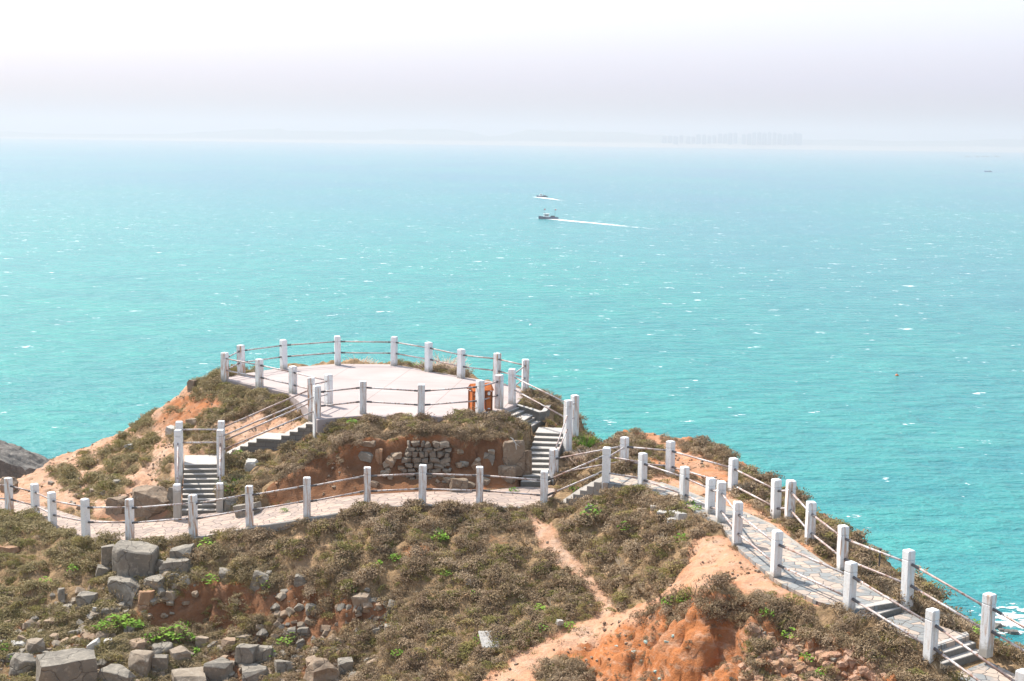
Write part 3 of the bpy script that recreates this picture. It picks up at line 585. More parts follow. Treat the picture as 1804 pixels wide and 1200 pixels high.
# ------------------------------------------------------------------ railings
def post_mesh(mb, cx, cy, z0, z1, w_, rz, groove=0.2):
    zt = z1 - groove
    mb.box((cx, cy, (z0 + zt - 0.012) / 2), (w_, w_, zt - 0.012 - z0), rz)
    mb.box((cx, cy, zt - 0.006), (w_ * .9, w_ * .9, 0.012), rz)
    mb.box((cx, cy, (zt + z1 - .02) / 2), (w_, w_, z1 - .02 - zt), rz)
    mb.box((cx, cy, z1 - .01), (w_, w_, 0.02), rz, top=0.84)
def ptop(base, px, py):
    r = ray(px, py); return ZC + r[2] * base[1] / r[1]
def P3(px, by, ty, z=None, Y=None):
    b = at(px, by, z) if z is not None else atY(px, by, Y)
    return [b[0], b[1], b[2], ptop(b, px, ty)]
def railing(name, label, group, posts, rails=(0.26, 0.71), w_=0.2, skip=(), ext=None, groove=.2, bury=.12, closed_rail=True, grey=()):
    """posts: [x, y, z base, z top]; one thing with every post and every rail as a part"""
    c = posts[len(posts) // 2]; root = empty(name, (c[0], c[1], c[2]), label, 'railing', group)
    for i, p in enumerate(posts):
        a = posts[max(i - 1, 0)]; b = posts[min(i + 1, len(posts) - 1)]; rz = math.atan2(b[1] - a[1], b[0] - a[0])
        j = random.uniform(-.05, .05)
        mb = MB(); post_mesh(mb, p[0], p[1], p[2] - bury, p[3], w_ * random.uniform(.95, 1.04), rz + j, groove)
        me_ = mb.mesh('post', 0.008)
        me_.transform(Matrix.Translation((-p[0], -p[1], -p[2])))
        # a slight lean, as the real ones have
        me_.transform(Matrix.Rotation(random.uniform(-.012, .012), 4, 'X') @ Matrix.Rotation(random.uniform(-.012, .012), 4, 'Y'))
        o = link('post', me_, M['white'], root, world=False); o.location = Vector(p[:3]) - root.location
        if i in grey:
            fb = MB(); fb.box((0, 0, 0.0), (w_ * 1.06, w_ * 1.06, .2), rz + j); f_ = fb.build('post_foot', M['kerb'], o, bevel=.01, world=False)
    for i in range(len(posts) - 1):
        if i in skip: continue
        a, b = Vector(posts[i][:2] + [0]), Vector(posts[i + 1][:2] + [0]); d = (b - a).normalized()
        for k, dz in enumerate(rails):
            q0 = a + d * (w_ * .45); q1 = b - d * (w_ * .45); q0.z = posts[i][3] - dz; q1.z = posts[i + 1][3] - dz
            mb = MB(); mb.tube(q0, q1, 0.026); ro_ = mb.build('rail', M['rail'], root, smooth=True)
            sk = MB(); L = (q1 - q0).normalized(); sk.tube(q0, q0 + L * 0.2, 0.033)
            s2 = sk.mesh('rail_socket'); so = bpy.data.objects.new('rail_socket', s2); COL.objects.link(so); s2.materials.append(M['socket'])
            so.parent = ro_; s2.transform(Matrix.Translation(root.location).inverted())
            sk = MB(); sk.tube(q1 - L * 0.13, q1, 0.033)
            s2 = sk.mesh('rail_socket'); so = bpy.data.objects.new('rail_socket', s2); COL.objects.link(so); s2.materials.append(M['socket'])
            so.parent = ro_; s2.transform(Matrix.Translation(root.location).inverted())
    return root
def solve(Ls): return [P3(*l[:3], z=l[3]) for l in Ls]
low = solve([(-110, 898, 838, 25.45), (-48, 897, 838, 25.55), (17, 906, 842, 25.68), (63, 912, 852.5, 25.72), (93, 932, 867, 25.83), (152, 953, 878.5, 25.98), (229, 955, 879, 26.12), (341, 950, 871.5, 26.42), (440, 931, 856, 26.77), (541, 915, 841, 27.1), (647, 896, 823, 27.37), (744, 891, 819, 27.46), (845, 895, 822, 27.46), (958, 896, 830, 27.46), (1067, 868, 788, 28.05)])
railing('path_railing', 'white post railing along the front of the lower path below the terrace', 'white post and pipe railings', low, (0.265, 0.71), 0.205, grey=(14,), bury=.2)
upn = solve([(1131, 861, 798, 28.35), (1204, 886, 822, 28.4), (1250, 906, 842, 28.42), (1269, 920, 848, 28.45), (1298, 962, 884, 28.45), (1366, 1020, 935, 28.46), (1495, 1077, 990, 28.42), (1637, 1172, 1073, 28.0), (1797, 1282, 1181, 27.5)])
upn = [[low[-1][0] + .0, low[-1][1], low[-1][2], low[-1][3]]] + upn
root_n = railing('ridge_railing', 'white post railing on the near side of the slate path', 'white post and pipe railings', upn[1:], (0.30, 0.76), 0.2, grey=(4, 5, 7))
# the bay that joins the two
def bay(root, a, b, rails, w_=0.2):
    A_, B_ = Vector(a[:2] + [0]), Vector(b[:2] + [0]); d = (B_ - A_).normalized()
    for da, db in rails:
        q0 = A_ + d * w_ * .45; q1 = B_ - d * w_ * .45; q0.z = a[3] - da; q1.z = b[3] - db
        mb = MB(); mb.tube(q0, q1, 0.026); mb.build('rail', M['rail'], root, smooth=True)
bay(root_n, upn[0], upn[1], [(0.27, 0.27), (0.74, 0.74)])
far = solve([(975, 849, 791, 27.5), (1099, 831, 770, 28.32), (1180, 838, 777, 28.38), (1290, 871, 807, 28.44), (1366, 912, 844, 28.46), (1390, 925, 846, 28.46), (1426, 963, 884, 28.46), (1483, 1007, 926, 28.46), (1597, 1072, 969, 28.3), (1737, 1146, 1046, 28.05), (1900, 1235, 1135, 27.6)])
root_f = railing('seaward_railing', 'white post railing on the sea side of the slate path', 'white post and pipe railings', far, (0.29, 0.75), 0.205)
ring = [(396, 668, 621), (425, 661, 608), (500, 650, 598.5), (595, 643, 592), (694, 644, 593), (755, 655, 603), (812, 666, 615), (875, 676, 622), (925, 688, 633), (902, 711, 650)]
ring = [P3(*r_, z=Zp) for r_ in ring]
root_r = railing('terrace_railing', 'white post railing curving round the sea side of the terrace', 'white post and pipe railings', ring, (0.22, 0.66), 0.225)
nearl = [P3(*r_, z=Zp) for r_ in [(457, 680, 632.5), (516, 693, 645), (579, 715, 659.5)]]
root_nl = railing('terrace_railing', 'short white post railing on the left rim of the terrace above the scrub slope', 'white post and pipe railings', nearl, (0.22, 0.66), 0.225)
bay(root_nl, ring[0], nearl[0], [(0.22, 0.22), (0.66, 0.66)], .22)
tall558 = P3(558, 765, 679, Y=44.55)
tall558[2] -= 0.1
front = [tall558] + [P3(*r_, z=Zp) for r_ in [(639, 729, 671), (742, 731, 677), (845, 730, 670), (879, 719, 660)]]
root_ft = railing('terrace_railing', 'white post railing on the front rim of the terrace beside the orange bin', 'white post and pipe railings', front, (0.22, 0.68), 0.22)
post549 = P3(549, 735, 665, z=28.95)
root_ul = railing('stair_railing', 'pair of white posts and four sloping pipes along the left upper stairs', 'stair railings', [post549, post549[:]][:1], (), 0.2)
bay(root_ul, post549, nearl[2], [(0.25, 0.22), (0.70, 0.66)], .22)
# landing posts of the left stairs
YL = 43.7
tfl = P3(315, 845, 757, Y=YL); tfr = P3(389, 825, 757, Y=YL); trl = P3(317, 825, 742.5, Y=YL + .95); trr = P3(391, 822, 741.5, Y=YL + .95)
low_l = P3(313, 917, 853, z=26.38); low_r = P3(388, 908, 851, z=26.5)
root_ls = empty('stair_railing', (tfl[0], tfl[1], tfl[2]), 'four tall white posts round the left stair landing with pipes down to the path', 'railing', 'stair railings')
for p in (tfl, tfr, trl, trr, low_l, low_r):
    mb = MB(); post_mesh(mb, p[0], p[1], p[2] - .25, p[3], 0.21, 0.05 + random.uniform(-.04, .04)); mb.build('post', M['white'], root_ls, bevel=.008)
def pipe(root, a, da, b, db, r_=0.027, off=(0, 0)):
    q0 = Vector((a[0] + off[0], a[1] + off[1], a[3] - da)); q1 = Vector((b[0] + off[0], b[1] + off[1], b[3] - db)); d = (q1 - q0).normalized()
    mb = MB(); mb.tube(q0 + d * .09, q1 - d * .09, r_); mb.build('rail', M['rail'], root, smooth=True)
pipe(root_ls, trl, .27, trr, .28); pipe(root_ls, trl, .70, trr, .70)
pipe(root_ls, tfl, .36, low_l, .22); pipe(root_ls, tfl, .80, low_l, .66); pipe(root_ls, tfr, .36, low_r, .22); pipe(root_ls, tfr, .80, low_r, .66)
for a, b in ((tfl, trl), (tfr, trr)): pipe(root_ls, a, .27, b, .54); 
pipe(root_ul, tfr, .24, tall558, .34); pipe(root_ul, tfr, .68, tall558, .80); pipe(root_ul, trr, .24, post549, .38); pipe(root_ul, trr, .68, post549, .82)
# right stairs: tall posts at the turn
t999 = P3(999, 825, 705, Y=45.0); t1010 = P3(1011, 799, 696, Y=46.3)
root_rs = empty('stair_railing', (t999[0], t999[1], t999[2]), 'two tall rust-stained white posts and sloping pipes beside the right stairs', 'railing', 'stair railings')
for p in (t999, t1010):
    mb = MB(); post_mesh(mb, p[0], p[1], p[2] - .3, p[3], 0.22, 0.45); mb.build('post', M['white'], root_rs, bevel=.008)
p902 = ring[-1]
pipe(root_rs, p902, .26, t999, .02 + .1); pipe(root_rs, p902, .68, t999, .62); pipe(root_rs, t1010, .28, t999, .16); pipe(root_rs, t1010, .75, t999, .66)
pipe(root_rs, t999, .42, far[0], .16); pipe(root_rs, t999, .9, far[0], .45)
bay(root_f, low[-1], far[1], [(0.32, 0.30)], .2)

# ------------------------------------------------------------------ stairs
def stairs(name, label, edges, zs, zbot, mat='concrete', side=None, nose=0.0):
    """edges: (left, right) xy of each riser line, n+1 of them; zs: n tread heights; every step is a part"""
    c = edges[0][0]; root = empty(name, (c[0], c[1], zs[0] - .15), label, 'stairs')
    for k, z in enumerate(zs):
        (a, b), (c_, d) = edges[k], edges[k + 1]
        mb = MB(); poly = [a, b, d, c_]
        zb = zbot[k] if hasattr(zbot, '__len__') else zbot
        mb.prism([tuple(q[:2]) for q in poly], zb, z); mb.build('step', M[mat], root, bevel=0.012)
    return root
def lerp2(a, b, t): return (a[0] + (b[0] - a[0]) * t, a[1] + (b[1] - a[1]) * t)
# left lower flight
b0 = at(320, 905, 26.48); b1 = at(381, 905, 26.48); t0 = at(324, 819, 27.57); t1 = at(385, 818, 27.57); l0 = at(325, 802, 27.57); l1 = at(390, 801, 27.57)
n = 9; ed = [(lerp2(b0, t0, k / n), lerp2(b1, t1, k / n)) for k in range(n + 1)]; zs = [26.48 + (27.57 - 26.48) * (k + 1) / (n + 1) for k in range(n)]
ed.append((tuple(l0[:2]), tuple(l1[:2])))
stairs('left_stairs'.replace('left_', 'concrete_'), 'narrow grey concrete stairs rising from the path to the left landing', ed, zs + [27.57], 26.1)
# left upper flight (runs to the right, landing half way)
e0n = at(395, 806.5, 27.57); e1n = at(560, 741, 28.95); d = Vector((e1n[0] - e0n[0], e1n[1] - e0n[1])); L = d.length; d.normalize(); nn = Vector((-d.y, d.x))
runs = [14, 14.2, 14.4, 15, 44, 15, 14.3, 14.2, 13.5, 8]; tot = sum(runs); cum = np.r_[0, np.cumsum(runs)] / tot * L
wid = 0.95; E0 = Vector(e0n[:2]); ed = [(tuple(E0 + d * s), tuple(E0 + d * s + nn * wid)) for s in cum]
zs = [27.57 + (28.97 - 27.57) * (k + 1) / 10 for k in range(10)]
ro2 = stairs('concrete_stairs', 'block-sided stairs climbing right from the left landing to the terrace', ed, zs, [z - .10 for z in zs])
# the block side wall under those steps
m = MB()
for k, z in enumerate(zs):
    (a, b), (c_, d_) = ed[k], ed[k + 1]; q = Vector(a) + nn * .012, Vector(c_) + nn * .012
    m.prism([tuple(q[0]), tuple(q[1]), tuple(Vector(d_) - nn * .012), tuple(Vector(b) - nn * .012)], 26.9 + 0.13 * k, z - .102)
m.build('side_wall', M['block'], ro2)
mb = MB(); e2 = at(625, 737, 28.97); q = Vector(ed[-1][0]); q2 = Vector(ed[-1][1])
mb.prism([tuple(q), (e2[0], e2[1] - .05), (e2[0], e2[1] + .9), tuple(q2)], 27.9, 29.06); mb.build('top_landing', M['concrete'], ro2, bevel=.01)
# right lower flight
b0 = at(917, 854, 27.5); b1 = at(969, 854, 27.5); t0 = at(943, 762, 28.5); t1 = at(993, 764, 28.5); l0 = at(949, 752, 28.5); l1 = at(994, 754, 28.5)
n = 9; ed = [(lerp2(b0, t0, k / n), lerp2(b1, t1, k / n)) for k in range(n + 1)]; zs = [27.5 + (k + 1) / (n + 1) for k in range(n)]; ed.append((tuple(l0[:2]), tuple(l1[:2])))
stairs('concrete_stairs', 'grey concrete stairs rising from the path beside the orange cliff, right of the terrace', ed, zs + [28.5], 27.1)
# right upper flight, turning left up to the terrace
a0 = at(934, 757, 28.5); a1 = at(958, 744, 28.5); c0 = at(884, 719, 29.08); c1 = at(906, 711.5, 29.08)
n = 5; ed = [(lerp2(a0, c0, k / n), lerp2(a1, c1, k / n)) for k in range(n + 1)]; zs = [28.5 + .58 * (k + 1) / (n + 1) for k in range(n)]
stairs('concrete_stairs', 'short upper flight of concrete steps turning left up to the terrace', ed, zs, 28.0)
# steps between lower and upper path
a0 = at(985, 893, 27.5); a1 = at(1024, 866, 27.5); c0 = at(1058, 850, 28.35); c1 = at(1080, 836, 28.35)
n = 6; ed = [(lerp2(a0, c0, k / n), lerp2(a1, c1, k / n)) for k in range(n + 1)]; zs = [27.5 + .85 * (k + 1) / n for k in range(n)]
stairs('concrete_stairs', 'rough concrete steps linking the lower path to the slate path, stepped side facing the camera', ed, zs, 27.1, 'kerb')
# two flights on the slate path
def two(pA, pB, zs, label, far_dir):
    A_ = at(*pA); B_ = at(*pB); dd = Vector(far_dir).normalized(); ed = [((A_[0] + dd.x * .31 * k, A_[1] + dd.y * .31 * k), (B_[0] + dd.x * .31 * k, B_[1] + dd.y * .31 * k)) for k in range(len(zs) + 1)]
    stairs('concrete_stairs', label, ed, zs, zs[-1] - .3)
def descend(pA, pB, qA, qB, zs, label):
    """flight going down towards the camera; first riser line A-B, last riser line qA-qB"""
    A_, B_, C_, D_ = (at(*k) for k in (pA, pB, qA, qB)); n = len(zs)
    bk = Vector((A_[0] - C_[0], A_[1] - C_[1])) / max(n - 1, 1)
    ed = [((A_[0] + bk.x, A_[1] + bk.y), (B_[0] + bk.x, B_[1] + bk.y))] + [(lerp2(A_, C_, k / (n - 1)), lerp2(B_, D_, k / (n - 1))) for k in range(n)]
    return stairs('concrete_stairs', label, ed, zs, zs[-1] - .35)
descend((1507, 1074, 28.46), (1579, 1062, 28.46), (1519, 1091, 28.35), (1590, 1070, 28.35), [28.475, 28.36], 'two concrete steps crossing the slate path, the farther flight')
descend((1647, 1139, 28.12), (1708, 1119, 28.12), (1655, 1171, 27.9), (1733, 1147, 27.9), [28.135, 28.02, 27.9], 'three concrete steps crossing the slate path, nearest the lower right corner')

# ------------------------------------------------------------------ retaining walls by the right stairs
def wall(name, label, top_px, ztop, zbot, thick, mat, cap=True):
    P = [at(a, b, z) for (a, b), z in zip(top_px, ztop)]; c = P[0]; root = empty(name, (c[0], c[1], zbot), label, 'wall')
    m = MB()
    for i in range(len(P) - 1):
        a, b = P[i], P[i + 1]; d = Vector((b[0] - a[0], b[1] - a[1])).normalized(); nn = Vector((-d.y, d.x)) * thick
        m.prism([(a[0], a[1]), (b[0], b[1]), (b[0] + nn.x, b[1] + nn.y), (a[0] + nn.x, a[1] + nn.y)], zbot, [a[2], b[2], b[2], a[2]])
    m.build('wall_body', M[mat], root, bevel=.01)
    m = MB()
    for i in range(len(P) - 1):
        a, b = P[i], P[i + 1]; d = Vector((b[0] - a[0], b[1] - a[1])).normalized(); nn = Vector((-d.y, d.x))
        q = [(a[0] - nn.x * .02, a[1] - nn.y * .02), (b[0] - nn.x * .02, b[1] - nn.y * .02), (b[0] + nn.x * (thick + .02), b[1] + nn.y * (thick + .02)), (a[0] + nn.x * (thick + .02), a[1] + nn.y * (thick + .02))]
        m.prism(q, [a[2] + .002, b[2] + .002, b[2] + .002, a[2] + .002], [a[2] + .06, b[2] + .06, b[2] + .06, a[2] + .06])
    m.build('coping', M['concrete'], root, bevel=.01)
    return root
wall('retaining_wall', 'tan retaining wall with a concrete coping left of the right stairs', [(893, 749), (914, 749), (938, 734)], [28.75, 28.75, 28.75], 27.3, .16, 'tanrock')
wall('retaining_wall', 'grey concrete retaining wall dipping along the sea side of the upper steps', [(909, 716), (930, 722), (950, 729), (962, 727), (970, 716)], [29.0, 28.92, 28.85, 28.85, 28.95], 28.1, .14, 'concrete')

# ------------------------------------------------------------------ litter bin
def litter_bin():
    c = at(846, 724, Zp); ax = R(24); root = empty('litter_bin', c, 'orange and brown double litter bin with a small gabled roof on the terrace', 'litter bin', rz=ax)
    k = 'world'
    def part(mb, nm, mt, par=root, bev=.005): return mb.build(nm, M[mt], par, bevel=bev, world=False)
    for sx in (-1, 1):
        m = MB(); m.box((sx * .225, 0, .36), (.20, .34, .60)); pn = part(m, 'bin_body', 'orange')
        f = MB()
        for ux in (-.115, .115):
            for uy in (-.18, .18): f.box((sx * .225 + ux, uy, .345), (.035, .035, .69))
        f.box((sx * .225, -.18, .045), (.2, .03, .05)); f.box((sx * .225, -.18, .53), (.2, .025, .04)); f.box((sx * .225, .18, .53), (.2, .025, .04)); part(f, 'bin_frame', 'brown')
        g_ = MB(); v = [(sx * .225 + .05 * math.cos(t), -.196, .605 + .065 * math.sin(t)) for t in np.linspace(0, 2 * math.pi, 15)[:-1]]
        v2 = [(a, -.168, b) for a, _, b in v]; nn_ = len(v)
        g_.add(v + v2, [tuple(range(nn_)), tuple(range(2 * nn_ - 1, nn_ - 1, -1))] + [(i, nn_ + i, nn_ + (i + 1) % nn_, (i + 1) % nn_) for i in range(nn_)])
        part(g_, 'emblem', 'emblem', bev=0)
        g2 = MB(); g2.box((sx * .225, -.196, .10), (.09, .012, .03)); part(g2, 'emblem_strip', 'emblem', bev=0)
    r_ = MB()
    for sy in (-1, 1):
        r_.add([(-.37, 0, .93), (.37, 0, .93), (.37, sy * .27, .73), (-.37, sy * .27, .73), (-.37, 0, .905), (.37, 0, .905), (.37, sy * .27, .705), (-.37, sy * .27, .705)],
               [(0, 1, 2, 3), (7, 6, 5, 4), (3, 2, 6, 7), (0, 3, 7, 4), (1, 5, 6, 2)])
    part(r_, 'roof', 'orange', bev=0)
    for sx in (-.33, .33):
        q = MB(); q.add([(sx - .01, -.2, .70), (sx - .01, .2, .70), (sx - .01, 0, .89), (sx + .01, -.2, .70), (sx + .01, .2, .70), (sx + .01, 0, .89)], [(0, 2, 1), (3, 4, 5), (0, 1, 4, 3), (1, 2, 5, 4), (2, 0, 3, 5)])
        part(q, 'gable_end', 'brown', bev=0)
litter_bin()

# ------------------------------------------------------------------ lower the ground under the steps
stair_polys = []
for o in bpy.data.objects:
    if o.name.startswith('step') and o.type == 'MESH':
        mw = Matrix.Translation(o.parent.location); vs = [(mw @ v.co) for v in o.data.vertices]
        xs = [v.x for v in vs]; ys = [v.y for v in vs]; zz = [v.z for v in vs]; stair_polys.append((min(xs), max(xs), min(ys), max(ys), max(zz)))
V = V.reshape(NY, NX, 3)
for a, b, c, d, z in stair_polys:
    pm = .5 if (a > 1.25 and b < 3.0 and 39 < c < 41) else .2
    k = (V[..., 0] > a - .12) & (V[..., 0] < b + .1) & (V[..., 1] > c - pm) & (V[..., 1] < d + .1)
    for A_ in (V[..., 2], H): A_[k] = np.minimum(A_[k], z - .16)
HT = sampler(H); V = V.reshape(-1, 3)
gm = bpy.data.objects['ground'].data; gm.vertices.foreach_set('co', V.ravel()); gm.update()

# ------------------------------------------------------------------ rocks
def rock_mesh(size, seed, ang=0.5, sub=2, rough=0.035, flat=0.0):
    """an angular boulder: a skewed block cut by random planes, edges worn, surface roughened; origin at its base centre"""
    rn = random.Random(seed); bm = bmesh.new()
    for dx in (-1, 1):
        for dy in (-1, 1):
            for dz in (-1, 1): bm.verts.new((dx * rn.uniform(.78, 1.0), dy * rn.uniform(.78, 1.0), dz * rn.uniform(.82, 1.0)))
    bmesh.ops.convex_hull(bm, input=bm.verts)
    cuts = int(4 + (1 - ang) * 13)
    for i in range(cuts):
        nrm_ = Vector((rn.uniform(-1, 1), rn.uniform(-1, 1), rn.uniform(-.7, 1))).normalized(); sup = max(nrm_.dot(v.co) for v in bm.verts)
        bmesh.ops.bisect_plane(bm, geom=bm.verts[:] + bm.edges[:] + bm.faces[:], plane_co=nrm_ * sup * rn.uniform(.72 - .12 * (1 - ang), .9), plane_no=nrm_, clear_outer=True)
        co = [v.co.copy() for v in bm.verts]; bm.clear()
        for c in co: bm.verts.new(c)
        bmesh.ops.remove_doubles(bm, verts=bm.verts, dist=.01); bmesh.ops.convex_hull(bm, input=bm.verts)
        bmesh.ops.delete(bm, geom=[v for v in bm.verts if not v.link_faces], context='VERTS')
    for v in bm.verts: v.co = Vector((v.co.x * size[0] / 2, v.co.y * size[1] / 2, v.co.z * size[2] / 2))
    bmesh.ops.dissolve_limit(bm, angle_limit=R(9), verts=bm.verts, edges=bm.edges)
    ms = min(size)
    bmesh.ops.bevel(bm, geom=bm.edges[:], offset=ms * .035, segments=1, affect='EDGES', clamp_overlap=True)
    bmesh.ops.triangulate(bm, faces=bm.faces[:])
    if sub:
        for _ in range(sub): bmesh.ops.subdivide_edges(bm, edges=[e for e in bm.edges if e.calc_length() > ms * .16], cuts=1); bmesh.ops.triangulate(bm, faces=bm.faces[:])
        bm.normal_update(); o = Vector((seed * 3.1, seed * 1.7, 0))
        for v in bm.verts:
            q = v.co * (1.6 / ms) + o
            d = mnoise.noise(q * .9) * 1.0 + mnoise.noise(q * 2.6) * .7; v.co += v.normal * d * rough * ms
    lo = min(v.co.z for v in bm.verts)
    for v in bm.verts: v.co.z -= lo
    me = bpy.data.meshes.new('rock'); bm.to_mesh(me); bm.free(); return me
def W(px, Y): return px / F * Y * 1.02            # pixels -> metres at depth Y
NB = [0]
def boulder(px, pybot, wpx, hpx, mat='rock', label=None, group=None, name='boulder', depth=.8, ang=.6, tilt=0.0, seed=None, sink=.24, Y=None, cat='rock', sub=2, rz=None):
    NB[0] += 1; seed = seed or NB[0] * 7 + 3; rn = random.Random(seed)
    q = hit(px, pybot, HT) if Y is None else atY(px, pybot, Y)
    sx = W(wpx, q[1]) * 1.06; sz = W(hpx, q[1]) * 1.0 * (1 + sink); sy = sx * depth
    me_ = rock_mesh((sx, sy, sz), seed, ang, sub, .085 if mat == 'tanrock' else .045); o = link(name, me_, M[mat])
    o.location = (q[0], q[1] + sy * .38, q[2] - sz * sink); o.rotation_euler = (rn.uniform(-.12, .12), tilt, rn.uniform(-.5, .5) if rz is None else rz)
    return tag(o, label, cat, group)
